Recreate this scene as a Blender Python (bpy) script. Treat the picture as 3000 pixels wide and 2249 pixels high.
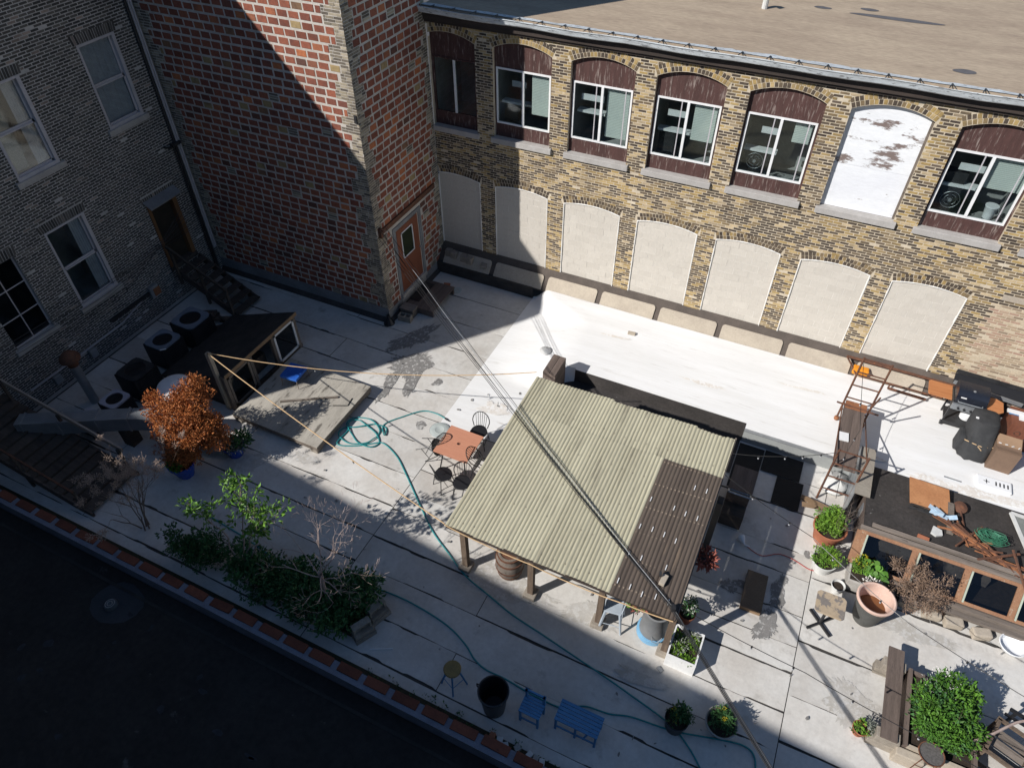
import bpy, bmesh, math, random
from math import sin, cos, pi, radians as RAD
from mathutils import Vector, Matrix
for o in list(bpy.data.objects): bpy.data.objects.remove(o)
S=bpy.context.scene
C=S.collection
random.seed(7)
R=random.Random(11)
U=R.uniform
# ---------------------------------------------------------------- camera
CAMZ=13.3
cam=bpy.data.cameras.new('camera'); co=bpy.data.objects.new('camera',cam); C.objects.link(co); S.camera=co
cam.sensor_width=36; cam.lens=36*2070/3000; cam.clip_end=2000; cam.clip_start=.1
th,yaw,roll=RAD(44.4),RAD(25.76),RAD(.353)
fh=Vector((-sin(yaw),cos(yaw),0)); rt=Vector((cos(yaw),sin(yaw),0)); zz=Vector((0,0,1))
fw=fh*cos(th)-zz*sin(th); dn=-(fh*sin(th)+zz*cos(th))
r2=rt*cos(roll)+dn*sin(roll); d2=dn*cos(roll)-rt*sin(roll)
co.matrix_world=Matrix(((r2.x,-d2.x,-fw.x,0),(r2.y,-d2.y,-fw.y,0),(r2.z,-d2.z,-fw.z,CAMZ),(0,0,0,1)))
S.render.resolution_x=1024; S.render.resolution_y=767
# ---------------------------------------------------------------- light
AZ,EL=RAD(38.5),RAD(37)
w=bpy.data.worlds.new('World'); S.world=w; w.use_nodes=True
nt=w.node_tree; bg=nt.nodes['Background']; sky=nt.nodes.new('ShaderNodeTexSky'); sky.sky_type='NISHITA'; sky.sun_disc=False
sky.sun_elevation=EL; sky.sun_rotation=pi+AZ; sky.air_density=1.1; sky.dust_density=0; sky.ozone_density=4
nt.links.new(sky.outputs[0],bg.inputs[0]); bg.inputs[1].default_value=.075
sl=bpy.data.lights.new('sun','SUN'); sl.energy=5.0; sl.angle=RAD(.53); sl.color=(1,.965,.92)
so=bpy.data.objects.new('sun',sl); C.objects.link(so); so.location=(-20,-25,30)
so.rotation_euler=Vector((sin(AZ)*cos(EL),cos(AZ)*cos(EL),-sin(EL))).to_track_quat('-Z','Y').to_euler()
S.render.engine='CYCLES'
vs=S.view_settings; vs.view_transform='Standard'; vs.look='None'; vs.exposure=.1; vs.gamma=1
# ---------------------------------------------------------------- materials
MT={}
def nd(nt,t,**k):
    n=nt.nodes.new(t)
    for a,b in k.items(): setattr(n,a,b)
    return n
def mat(name,c1,c2=None,c3=None,t3=.62,scale=4,rough=.85,bump=.2,metal=0,var=0,st=(1,1,1),fine=.15,spec=.3,ramp=None,stripe=None,ms3=2.7,bd=.01,emit=None,cs=1.0):
    if name in MT: return MT[name]
    m=bpy.data.materials.new(name); m.use_nodes=True; MT[name]=m
    t=m.node_tree; L=t.links.new; b=t.nodes['Principled BSDF']
    tc=nd(t,'ShaderNodeTexCoord'); oi=nd(t,'ShaderNodeObjectInfo')
    mul=nd(t,'ShaderNodeMath',operation='MULTIPLY'); L(oi.outputs['Random'],mul.inputs[0]); mul.inputs[1].default_value=41.7
    ad=nd(t,'ShaderNodeVectorMath',operation='ADD'); L(tc.outputs['Object'],ad.inputs[0]); L(mul.outputs[0],ad.inputs[1])
    mp=nd(t,'ShaderNodeMapping'); L(ad.outputs[0],mp.inputs[0]); mp.inputs['Scale'].default_value=st
    def noise(sc,det=8,ro=.6):
        n=nd(t,'ShaderNodeTexNoise'); n.inputs['Scale'].default_value=sc; n.inputs['Detail'].default_value=det; n.inputs['Roughness'].default_value=ro
        L(mp.outputs[0],n.inputs['Vector']); return n
    n1=noise(scale); n2=noise(scale*11,6,.7)
    def rng(src,a,bb):
        r=nd(t,'ShaderNodeMapRange'); L(src,r.inputs[0]); r.inputs[1].default_value=a; r.inputs[2].default_value=bb; return r.outputs[0]
    def mix(f,a,bb,ty='MIX'):
        x=nd(t,'ShaderNodeMix',data_type='RGBA',blend_type=ty)
        if isinstance(f,float): x.inputs[0].default_value=f
        else: L(f,x.inputs[0])
        for i,q in ((6,a),(7,bb)):
            if isinstance(q,tuple): x.inputs[i].default_value=(*q,1)
            else: L(q,x.inputs[i])
        return x.outputs[2]
    at=nd(t,'ShaderNodeAttribute',attribute_name='var')
    gt=nd(t,'ShaderNodeMath',operation='GREATER_THAN'); L(at.outputs['Fac'],gt.inputs[0]); gt.inputs[1].default_value=1e-5
    fr=nd(t,'ShaderNodeMix',data_type='FLOAT'); L(gt.outputs[0],fr.inputs[0]); L(oi.outputs['Random'],fr.inputs[2]); L(at.outputs['Fac'],fr.inputs[3]); hv=fr.outputs[0]
    if ramp:
        cr=nd(t,'ShaderNodeValToRGB'); cr.color_ramp.interpolation='LINEAR'
        e=cr.color_ramp.elements
        while len(e)<len(ramp): e.new(.5)
        for i,(p,c) in enumerate(ramp): e[i].position=p; e[i].color=(*c,1)
        L(hv,cr.inputs[0]); col=cr.outputs[0]
        if c2: col=mix(rng(n1.outputs['Fac'],.5,.75),col,c2)
    else:
        col=mix(rng(n1.outputs['Fac'],.36,.64),c1,c2) if c2 else mix(0.0,c1,c1)
    if c3:
        n3=noise(scale*ms3,8,.65); col=mix(rng(n3.outputs['Fac'],t3,t3+.07*cs),col,c3)
    if stripe:
        sx=nd(t,'ShaderNodeSeparateXYZ'); L(tc.outputs['Object'],sx.inputs[0])
        mm=nd(t,'ShaderNodeMath',operation='MULTIPLY'); L(sx.outputs[2],mm.inputs[0]); mm.inputs[1].default_value=stripe
        sn=nd(t,'ShaderNodeMath',operation='SINE'); L(mm.outputs[0],sn.inputs[0])
        col=mix(rng(sn.outputs[0],.2,1.6),col,mix(1.0,col,(.45,.4,.38),'MULTIPLY'))
    if var and not ramp:
        col=mix(1.0,col,mix(hv,(1-var,)*3,(1+var,)*3),'MULTIPLY')
    if fine:
        col=mix(1.0,col,mix(rng(n2.outputs['Fac'],.3,.7),(1-fine,)*3,(1+fine,)*3),'MULTIPLY')
    L(col,b.inputs['Base Color'])
    b.inputs['Roughness'].default_value=rough; b.inputs['Metallic'].default_value=metal; b.inputs['Specular IOR Level'].default_value=spec
    if bump:
        am=nd(t,'ShaderNodeMath',operation='ADD'); L(n1.outputs['Fac'],am.inputs[0]); L(n2.outputs['Fac'],am.inputs[1])
        bp=nd(t,'ShaderNodeBump'); bp.inputs['Strength'].default_value=bump; bp.inputs['Distance'].default_value=bd
        L(am.outputs[0],bp.inputs['Height']); L(bp.outputs[0],b.inputs['Normal'])
    return m
def glass(name,tint,glossy=.12):
    m=bpy.data.materials.new(name); m.use_nodes=True; MT[name]=m; t=m.node_tree; t.nodes.clear(); L=t.links.new
    o=nd(t,'ShaderNodeOutputMaterial'); tr=nd(t,'ShaderNodeBsdfTransparent'); tr.inputs[0].default_value=(*tint,1)
    g=nd(t,'ShaderNodeBsdfGlossy'); g.inputs['Roughness'].default_value=.04; l0=nd(t,'ShaderNodeLayerWeight'); l0.inputs[0].default_value=.5; lw=nd(t,'ShaderNodeMath',operation='POWER'); L(l0.outputs['Facing'],lw.inputs[0]); lw.inputs[1].default_value=4.5
    ad=nd(t,'ShaderNodeMath',operation='ADD'); L(lw.outputs[0],ad.inputs[0]); ad.inputs[1].default_value=glossy*.5
    mx=nd(t,'ShaderNodeMixShader'); L(ad.outputs[0],mx.inputs[0]); L(tr.outputs[0],mx.inputs[1]); L(g.outputs[0],mx.inputs[2]); L(mx.outputs[0],o.inputs[0]); return m
M_deck=mat('deck_membrane',(.60,.585,.555),(.50,.47,.43),(.33,.305,.275),t3=.59,scale=.9,rough=.9,bump=.25,var=.07,fine=.09,ms3=3.1,cs=3)
M_tar=mat('tar_base',(.035,.033,.032),(.06,.055,.05),scale=3,rough=.7)
M_black=mat('black_roofing',(.042,.038,.036),(.062,.055,.052),(.24,.23,.22),t3=.66,scale=1.3,rough=.75,bump=.5,fine=.3,ms3=5)
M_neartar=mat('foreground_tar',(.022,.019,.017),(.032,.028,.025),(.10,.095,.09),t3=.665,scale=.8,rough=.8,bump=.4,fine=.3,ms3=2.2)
M_white=mat('white_coating',(.80,.80,.795),(.74,.735,.72),(.50,.47,.43),t3=.60,scale=.9,rough=.6,bump=.12,fine=.03,st=(.4,3.2,1),cs=3)
M_conc=mat('concrete',(.42,.40,.37),(.33,.31,.285),scale=6,rough=.95,var=.1)
M_stone=mat('ledge_stone',(.46,.40,.32),(.39,.335,.27),(.16,.13,.1),t3=.72,scale=2.2,var=.06,fine=.12)
M_mort=mat('pale_mortar',(.60,.52,.40),(.50,.42,.31),(.27,.215,.16),t3=.60,scale=1.7,rough=.95,bump=.3,ms3=1.8,cs=3)
M_mortg=mat('grey_mortar',(.50,.485,.47),(.39,.38,.365),scale=1.6,rough=.95,bump=.4)
M_mortt=mat('tower_mortar',(.56,.515,.46),(.44,.405,.36),(.22,.2,.18),t3=.66,scale=1.4,rough=.95,bump=.4)
BR=[(0,(.055,.042,.034)),(.26,(.085,.066,.05)),(.36,(.19,.14,.085)),(.5,(.33,.23,.095)),(.62,(.40,.28,.11)),(.72,(.45,.33,.16)),(.84,(.52,.41,.26)),(.92,(.15,.115,.085)),(1,(.09,.07,.055))]
M_brickR=mat('cream_brick',(.3,.2,.1),(.12,.092,.066),scale=.75,ramp=BR,rough=.92,fine=.22,bump=.3)
BL=[(0,(.052,.052,.052)),(.3,(.072,.071,.068)),(.6,(.095,.092,.087)),(.8,(.12,.113,.105)),(.95,(.15,.138,.125)),(.97,(.36,.29,.25)),(1,(.066,.064,.06))]
M_brickL=mat('grey_brick',(.2,.2,.2),(.06,.052,.045),scale=.6,ramp=BL,rough=.92,fine=.2,bump=.3)
TT=[(0,(.19,.065,.042)),(.25,(.28,.095,.06)),(.5,(.34,.115,.068)),(.68,(.22,.08,.056)),(.82,(.31,.11,.066)),(.9,(.52,.18,.075)),(.93,(.24,.10,.065)),(.95,(.38,.28,.14)),(.965,(.38,.28,.14)),(.975,(.16,.07,.05)),(1,(.13,.065,.05))]
M_tile=mat('red_clay_tile',(.3,.1,.1),(.12,.06,.05),scale=1.6,ramp=TT,rough=.85,fine=.2,bump=.25,stripe=300)
M_quoin=mat('sooty_cream_brick',(.3,.2,.1),(.12,.10,.08),scale=1.1,ramp=[(0,(.10,.085,.07)),(.4,(.2,.17,.13)),(.7,(.33,.28,.20)),(1,(.42,.36,.27))],fine=.2)
M_pink=mat('pale_infill_brick',(.4,.3,.2),None,ramp=[(0,(.24,.18,.13)),(.2,(.42,.32,.22)),(.35,(.38,.24,.18)),(.5,(.50,.41,.29)),(.75,(.55,.46,.34)),(1,(.58,.50,.38))],fine=.2)
M_cmu=mat('painted_block',(.57,.53,.47),(.545,.505,.445),(.50,.46,.41),t3=.68,st=(2.2,2.2,.7),cs=3,scale=1.2,rough=.9,var=.035,fine=.06,bump=.15)
M_caulk=mat('white_caulk',(.78,.76,.72),scale=8,fine=.06)
M_brown=mat('brown_boarding',(.095,.048,.043),(.068,.036,.032),(.34,.28,.25),t3=.545,scale=2.2,st=(3.5,3.5,.4),rough=.75,fine=.2,ms3=3.2,cs=2.4)
M_wboard=mat('white_peeling_board',(.80,.81,.82),(.74,.75,.77),(.20,.155,.14),t3=.56,scale=.9,st=(.8,1,2.2),fine=.06,ms3=2.2,cs=.8)
M_wboard2=mat('white_board_lower',(.78,.79,.81),(.72,.73,.76),(.30,.26,.24),t3=.655,scale=1.1,st=(.7,1,2.4),fine=.06,ms3=2.4,cs=.7)
M_wpaint=mat('white_paint',(.80,.80,.80),(.72,.72,.72),scale=6,rough=.5,fine=.05)
M_casing=mat('lilac_grey_casing',(.50,.48,.50),(.44,.42,.44),scale=5,rough=.7,fine=.06)
M_sill=mat('grey_sill_stone',(.44,.42,.40),(.37,.35,.33),(.22,.2,.19),t3=.68,scale=3,fine=.1)
M_room=mat('room_wall',(.40,.40,.39),(.28,.28,.28),scale=2,fine=.1,bump=0)
M_blind=mat('pale_blind',(.74,.78,.72),(.66,.70,.66),scale=3,fine=.05,bump=0,stripe=160)
M_glass=glass('window_glass',(.82,.86,.86),.10); M_glassd=glass('dark_glass',(.5,.53,.55),.12)
M_roofR=mat('tan_roofing',(.42,.335,.245),(.34,.265,.195),(.25,.195,.15),t3=.6,scale=.9,st=(.5,2.2,1),fine=.2,ms3=3,rough=.95,cs=3)
M_patch=mat('grey_roof_patch',(.13,.125,.13),(.10,.095,.1),scale=4)
M_gut=mat('worn_gutter',(.60,.64,.66),(.45,.47,.48),(.06,.055,.055),t3=.55,scale=4,st=(.6,2,3),rough=.55,fine=.15,cs=1.6)
M_dark=mat('dark_metal',(.025,.025,.027),(.04,.04,.042),scale=5,rough=.5,fine=.15)
M_blk=mat('black_paint',(.018,.018,.02),None,scale=8,rough=.4,fine=.1,spec=.5)
M_iron=mat('rusty_iron',(.16,.075,.045),(.10,.05,.035),(.26,.10,.045),t3=.58,scale=7,rough=.85,fine=.3,bump=.4)
M_rust=mat('orange_rust',(.34,.15,.07),(.25,.10,.05),(.42,.32,.22),t3=.63,scale=5,rough=.9,fine=.25,bump=.4)
M_wood=mat('grey_weathered_wood',(.22,.185,.155),(.15,.125,.105),(.09,.075,.065),t3=.62,scale=3,st=(1,1,1),rough=.9,fine=.25,var=.15,bump=.4)
M_woodx=mat('grey_plank',(.24,.20,.17),(.15,.125,.105),(.08,.065,.055),t3=.6,scale=2.4,st=(.35,5,5),rough=.9,fine=.25,var=.15,bump=.4)
M_woody=mat('brown_plank',(.17,.13,.11),(.115,.088,.075),(.07,.055,.05),t3=.62,scale=2.4,st=(5,.35,5),rough=.9,fine=.22,var=.1,bump=.4)
M_woodz=mat('post_wood',(.17,.125,.09),(.11,.08,.06),scale=3,st=(5,5,.4),rough=.9,fine=.25,bump=.4)
M_dwood=mat('dark_stair_wood',(.10,.08,.065),(.065,.052,.044),scale=3,st=(.5,4,4),rough=.9,fine=.25,var=.2)
M_ply=mat('pale_plywood',(.43,.40,.345),(.32,.295,.255),(.15,.135,.115),t3=.575,scale=1.2,st=(3,.7,1),rough=.9,fine=.14,ms3=2)
M_yply=mat('brown_hardboard',(.27,.18,.11),(.22,.145,.085),(.13,.085,.055),t3=.66,scale=2,rough=.85,fine=.12)
M_oply=mat('orange_plywood',(.50,.24,.11),(.42,.19,.085),(.22,.09,.045),t3=.66,scale=2.2,rough=.85,fine=.15)
M_corr=mat('beige_corrugated',(.47,.44,.32),(.40,.37,.265),(.20,.18,.14),t3=.585,var=.07,scale=.8,st=(4,.45,1),rough=.75,fine=.12,bump=.08,ms3=2,cs=3)
M_corrd=mat('brown_corrugated',(.115,.09,.072),(.085,.066,.054),(.23,.17,.12),t3=.60,scale=.8,st=(4,.45,1),rough=.75,fine=.13,bump=.08,ms3=2,cs=3)
M_salmon=mat('salmon_tabletop',(.56,.26,.165),(.51,.23,.145),scale=3,st=(1,9,1),rough=.55,fine=.06,bump=.05)
M_hose=mat('teal_hose',(.025,.26,.27),(.02,.21,.22),scale=9,rough=.45,fine=.1)
M_blue=mat('blue_paint',(.09,.26,.48),(.075,.21,.40),(.16,.13,.1),t3=.70,scale=5,rough=.6,fine=.1)
M_bluepot=mat('glazed_blue_pot',(.015,.07,.42),(.01,.05,.32),scale=4,rough=.25,fine=.08,spec=.6)
M_terra=mat('terracotta',(.40,.155,.085),(.33,.12,.065),(.5,.36,.28),t3=.68,scale=4,rough=.9,fine=.12)
M_pinkp=mat('bleached_terracotta',(.66,.47,.39),(.58,.40,.33),(.72,.62,.55),t3=.6,scale=4,fine=.08)
M_potd=mat('grey_pot_shell',(.10,.10,.095),(.075,.075,.07),scale=4,rough=.7)
M_wpot=mat('whitewashed_pot',(.66,.66,.64),(.54,.54,.52),(.3,.28,.25),t3=.66,scale=4,fine=.1)
M_soil=mat('dark_soil',(.05,.036,.026),(.03,.022,.017),scale=14,fine=.4,bump=.8)
M_rope=mat('tan_rope',(.60,.42,.24),(.50,.34,.19),scale=20,fine=.1)
M_cable=mat('black_cable',(.02,.02,.022),None,scale=9,rough=.35,fine=.1,spec=.5)
M_galv=mat('galvanised_metal',(.42,.44,.46),(.34,.36,.38),scale=4,rough=.45,metal=.6,fine=.1)
M_bulb=mat('milky_bulb',(.42,.43,.45),None,scale=5,rough=.1,fine=.02,bump=0,spec=.6)
M_parap=mat('parapet_mortar',(.20,.215,.26),(.155,.165,.20),(.36,.38,.43),t3=.66,scale=3,fine=.15)
M_cop=mat('coping_tile',(.19,.062,.036),(.13,.045,.028),(.10,.04,.028),t3=.62,scale=3,fine=.18,rough=.8,var=.15)
M_box=mat('brown_cardboard',(.36,.235,.15),(.31,.20,.125),scale=3,rough=.9,fine=.06)
M_kraft=mat('dark_cardboard',(.22,.145,.10),(.18,.12,.085),scale=3,fine=.08)
M_cover=mat('black_cover_fabric',(.035,.036,.038),(.05,.051,.053),scale=5,rough=.8,fine=.1)
M_teak=mat('orange_wood_shelf',(.50,.21,.085),(.42,.165,.065),scale=3,st=(.6,5,5),rough=.5,fine=.1)
M_bark=mat('grey_bark',(.22,.175,.145),(.15,.115,.095),scale=9,fine=.25,bump=.5)
M_twig=mat('pale_twig',(.42,.33,.29),(.33,.25,.22),scale=9,fine=.2)
M_lid=mat('frosted_glass_disc',(.46,.50,.48),(.38,.42,.41),(.36,.25,.17),t3=.64,scale=4,rough=.25,fine=.06)
M_plwhite=mat('white_plastic',(.80,.81,.82),None,scale=5,rough=.4,fine=.03,bump=.03)
M_yell=mat('orange_plastic',(.75,.28,.02),None,scale=5,rough=.5,fine=.06)
M_redc=mat('red_cord',(.45,.06,.05),None,scale=9,rough=.5)
M_green=mat('green_plastic_net',(.05,.20,.12),(.03,.13,.075),scale=9,rough=.6)
M_lblue=mat('pale_blue_fabric',(.34,.50,.64),(.5,.6,.7),scale=9,rough=.7)
M_blockc=mat('dirty_concrete_block',(.33,.29,.24),(.24,.21,.175),scale=6,fine=.2,var=.12)
M_fascia=mat('old_fascia',(.06,.045,.038),(.04,.032,.028),(.22,.17,.13),t3=.66,scale=3,st=(.4,3,3))
M_stucco=mat('grey_stucco',(.24,.245,.25),(.18,.18,.185),scale=1.5,fine=.15,bump=.4)
M_gface=mat('grey_upstand',(.33,.345,.335),(.29,.30,.295),scale=2,fine=.08)
def leafm(n,a,b,c3=None):
    return mat(n,a,b,c3,scale=3,rough=.6,bump=0,var=.35,fine=.1,spec=.3)
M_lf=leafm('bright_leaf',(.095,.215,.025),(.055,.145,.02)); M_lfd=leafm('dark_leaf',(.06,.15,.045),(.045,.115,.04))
M_lfy=leafm('yellow_green_leaf',(.17,.29,.03),(.10,.22,.03)); M_lfo=leafm('rust_leaf',(.45,.165,.05),(.34,.11,.035)); M_lfg=leafm('silver_leaf',(.26,.28,.24),(.19,.21,.17))
M_dry=leafm('dry_brown_leaf',(.30,.205,.145),(.23,.155,.11)); M_fly=leafm('yellow_petal',(.62,.50,.03),(.5,.42,.03)); M_flw=leafm('white_petal',(.72,.70,.66),(.6,.58,.55)); M_flr=leafm('rusty_flower',(.34,.10,.07),(.25,.08,.06))
# ---------------------------------------------------------------- mesh helpers
def T3(c,rz=0,rx=0,ry=0): return Matrix.Translation(c)@Matrix.Rotation(rz,4,'Z')@Matrix.Rotation(ry,4,'Y')@Matrix.Rotation(rx,4,'X')
class MB:
    def __init__(s): s.v=[]; s.f=[]; s.a=[]
    def add(s,vs,fs,var=0.0,M=None):
        k=len(s.v)
        s.v+= [tuple(M@Vector(p)) for p in vs] if M else [tuple(p) for p in vs]
        s.f+=[tuple(i+k for i in f) for f in fs]; s.a+=[var]*len(fs); return s
    def box(s,x0,x1,y0,y1,z0,z1,var=0.0,M=None,skip=()):
        v=[(x0,y0,z0),(x1,y0,z0),(x1,y1,z0),(x0,y1,z0),(x0,y0,z1),(x1,y0,z1),(x1,y1,z1),(x0,y1,z1)]
        f=[(3,2,1,0),(4,5,6,7),(0,1,5,4),(2,3,7,6),(1,2,6,5),(3,0,4,7)]
        return s.add(v,[q for i,q in enumerate(f) if i not in skip],var,M)
    def ob(s,c,sz,rz=0,rx=0,ry=0,var=0.0):
        a,b,d=sz[0]/2,sz[1]/2,sz[2]/2; return s.box(-a,a,-b,b,-d,d,var,T3(c,rz,rx,ry))
    def bar(s,p,q,w,h=None,up=(0,0,1),var=0.0):
        p=Vector(p);q=Vector(q);d=q-p;L=d.length;d.normalize();u=Vector(up)
        x=d.cross(u)
        if x.length<1e-4: x=d.cross(Vector((0,1,0)))
        x.normalize();y=x.cross(d)
        m=Matrix(((x.x,d.x,y.x,p.x),(x.y,d.y,y.y,p.y),(x.z,d.z,y.z,p.z),(0,0,0,1)));h=h or w
        return s.box(-w/2,w/2,0,L,-h/2,h/2,var,m)
    def tube(s,pts,r,n=6,cap=True,var=0.0):
        P=[Vector(p) for p in pts];rings=[];x=None;N=len(P)
        rr=r if isinstance(r,(list,tuple)) else [r]*N
        vs=[];fs=[]
        for i,p in enumerate(P):
            d=(P[min(i+1,N-1)]-P[max(i-1,0)])
            if d.length<1e-9: d=Vector((0,0,1))
            d.normalize()
            if x is None:
                x=d.cross(Vector((0,0,1)))
                if x.length<1e-3: x=d.cross(Vector((0,1,0)))
            x=x-d*x.dot(d)
            if x.length<1e-6: x=d.orthogonal()
            x.normalize();y=d.cross(x)
            for k in range(n):
                a=2*pi*k/n; vs.append(p+(x*cos(a)+y*sin(a))*rr[i])
        for i in range(N-1):
            for k in range(n):
                a=i*n+k;b=i*n+(k+1)%n; fs.append((a,b,b+n,a+n))
        if cap: fs.append(tuple(range(n-1,-1,-1))); fs.append(tuple((N-1)*n+k for k in range(n)))
        return s.add(vs,fs,var)
    def lathe(s,prof,c=(0,0,0),n=20,var=0.0,sx=1,sy=1,M=None,cap=True):
        vs=[];fs=[]
        for r,z in prof:
            for k in range(n): a=2*pi*k/n; vs.append((c[0]+r*cos(a)*sx,c[1]+r*sin(a)*sy,c[2]+z))
        for i in range(len(prof)-1):
            for k in range(n):
                a=i*n+k;b=i*n+(k+1)%n; fs.append((a,b,b+n,a+n))
        if prof[0][0]>1e-6 and cap: fs.append(tuple(range(n-1,-1,-1)))
        if prof[-1][0]>1e-6 and cap: fs.append(tuple((len(prof)-1)*n+k for k in range(n)))
        return s.add(vs,fs,var,M)
    def prism(s,poly,z0,z1,var=0.0,M=None):
        n=len(poly); vs=[(x,y,z0) for x,y in poly]+[(x,y,z1) for x,y in poly]
        fs=[tuple(range(n-1,-1,-1)),tuple(range(n,2*n))]+[(i,(i+1)%n,n+(i+1)%n,n+i) for i in range(n)]
        return s.add(vs,fs,var,M)
    def poly(s,pts,var=0.0): return s.add(pts,[tuple(range(len(pts)))],var)
    def mesh(s,name,m,smooth=False,bevel=0):
        me=bpy.data.meshes.new(name); me.from_pydata(s.v,[],s.f)
        if any(s.a):
            at=me.attributes.new('var','FLOAT','FACE'); at.data.foreach_set('value',s.a)
        if bevel:
            b=bmesh.new(); b.from_mesh(me); bmesh.ops.remove_doubles(b,verts=b.verts,dist=1e-5)
            bmesh.ops.bevel(b,geom=[e for e in b.edges if len(e.link_faces)==2 and e.calc_face_angle()>.5],offset=bevel,segments=2,profile=.6,affect='EDGES',clamp_overlap=True); b.to_mesh(me); b.free()
        me.materials.append(m)
        if smooth:
            me.polygons.foreach_set('use_smooth',[True]*len(me.polygons)); 
            try: me.set_sharp_from_angle(angle=RAD(40))
            except Exception: pass
        return me
    def build(s,name,m,parent=None,smooth=False,bevel=0,label=None,local=False):
        return ob_(name,s.mesh(name,m,smooth,bevel),parent,local,label)
def ob_(name,me,parent=None,local=False,label=None):
    o=bpy.data.objects.new(name,me); C.objects.link(o)
    if parent:
        o.parent=parent
        if not local: o.matrix_parent_inverse=wm(parent).inverted()
    if label: o['label']=label
    return o
def wm(o):
    m=Matrix.LocRotScale(o.location,o.rotation_euler,o.scale)
    return wm(o.parent)@o.matrix_parent_inverse@m if o.parent else m
def thing(name,label,cat,loc=(0,0,0),rz=0,group=None):
    o=bpy.data.objects.new(name,None); C.objects.link(o); o.location=loc; o.rotation_euler=(0,0,rz); o.empty_display_size=.1
    return tag(o,label,cat,group)
def tag(o,label,cat,group=None):
    o['label']=label; o['category']=cat
    if group: o['group']=group
    return o
def struct(o): o['kind']='structure'; return o
def stuff(o): o['kind']='stuff'; return o
def dup(root,label,loc,rz=0,group=None):
    def cp(o,p):
        c=o.copy(); C.objects.link(c)
        if p: c.parent=p
        for ch in o.children: cp(ch,c)
        return c
    r=cp(root,None); r.location=loc; r.rotation_euler=(0,0,rz); r['label']=label
    if group: r['group']=group
    return r
def leaves(mb,blobs,size,flat=0.0,rnd=None):
    r=rnd or R
    for (c,rad,n) in blobs:
        c=Vector(c); rad=Vector(rad if isinstance(rad,(tuple,list)) else (rad,)*3)
        for _ in range(n):
            d=Vector((r.gauss(0,1),r.gauss(0,1),r.gauss(0,1))).normalized(); k=r.uniform(.35,1)**.5*(1+.12*r.gauss(0,1))
            p=c+Vector((d.x*rad.x,d.y*rad.y,d.z*rad.z))*k
            leaf(mb,p,d,size*r.uniform(.45,1.6),r,r.uniform(.3,.55))
def leaf(mb,p,d,L,r,wd=.42):
    a=(d*1.0+Vector((r.gauss(0,.7),r.gauss(0,.7),r.gauss(.25,.7)))).normalized()
    s=a.cross(Vector((r.gauss(0,1),r.gauss(0,1),r.gauss(0,1))))
    if s.length<1e-3: s=a.orthogonal()
    s.normalize(); n=a.cross(s)*(.18*L)
    mb.add([p,p+a*L*.5+s*L*wd*.5+n,p+a*L,p+a*L*.5-s*L*wd*.5+n],[(0,1,2),(0,2,3)],r.random())
def branchy(mb,p,d,L,rad,depth,r,tips,spread=.6,up=.15,nb=(2,3),seg=4,sh=.72):
    p=Vector(p);d=Vector(d).normalized();pts=[p.copy()];rs=[rad]
    for i in range(seg):
        d=(d+Vector((r.gauss(0,.16),r.gauss(0,.16),r.gauss(up*.3,.12)))).normalized(); p=p+d*(L/seg); pts.append(p.copy()); rs.append(rad*(1-.5*(i+1)/seg))
    mb.tube(pts,rs,5 if rad>.008 else 4,cap=False)
    if depth<=0: tips.append((p,d)); return
    for k in range(r.randint(*nb)):
        i=r.randint(max(1,seg-2),seg); nd_=(d+Vector((r.gauss(0,spread),r.gauss(0,spread),r.gauss(up,spread*.6)))).normalized()
        branchy(mb,pts[i],nd_,L*sh*r.uniform(.75,1.15),rs[i]*.75,depth-1,r,tips,spread,up,nb,seg,sh)
# ================================================================ SETTING
struct(MB().poly([(-300,-300,-9),(300,-300,-9),(300,300,-9),(-300,300,-9)]).build('ground',mat('street_ground',(.10,.10,.10),(.07,.07,.07),scale=.2)))
def jag(x0,x1,y,amp,r,step=.09):
    n=max(2,int((x1-x0)/step)); out=[];d=0.0;burst=0
    for i in range(n+1):
        if burst<=0 and r.random()<.045: burst=r.randint(3,12); b=r.uniform(.006,.03)
        burst-=1; d=.8*d+r.gauss(0,amp*.5)
        out.append((x0+(x1-x0)*i/n,y+d+(b if burst>0 else 0)+.012*sin(x0+i*.05+y*3)))
    return out
deck=struct(MB().box(-16.7,11,3.3,16.5,-.3,-.012).build('deck',M_tar))
rs=random.Random(5)
def sheets(xs,ys,m=M_deck):
    for i in range(len(ys)-1):
        xx=list(xs)
        if len(xx)==2 and xx[1]-xx[0]>5 and i%2: xx.insert(1,xx[0]+(xx[1]-xx[0])*rs.uniform(.3,.7))
        for j in range(len(xx)-1):
            a=jag(xx[j]+.008,xx[j+1]-.008,ys[i]+.009,.004,rs); b=jag(xx[j]+.008,xx[j+1]-.008,ys[i+1]-.009,.003,rs)
            b=[(x,2*(ys[i+1]-.009)-y) for x,y in b]
            n=len(a); z=rs.uniform(-.002,.002)
            mb=MB(); mb.add([(x,y,z) for x,y in a]+[(x,y,z) for x,y in b]+[(x,y,-.012) for x,y in a]+[(x,y,-.012) for x,y in b],
                [(k,k+1,n+k+1,n+k) for k in range(n-1)]+[(2*n+k,2*n+k+1,k+1,k) for k in range(n-1)]+[(n+k,n+k+1,3*n+k+1,3*n+k) for k in range(n-1)])
            mb.build('roofing_sheet',m,deck)
sheets((-16.6,-6.62),[3.9,4.25,5.05,5.9,6.62,7.44,8.37,9.37,10.17]); sheets((-16.6,-6.93),[10.17,11.05,11.9,12.83,13.9,15.0,15.9])
sheets((-6.62,2.26),[3.9,4.25,5.05,5.9,6.62,7.42,7.97,8.66,9.53,10.17]); sheets((-3.6,2.26),[10.17,11.25,12.17,12.9])
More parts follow.
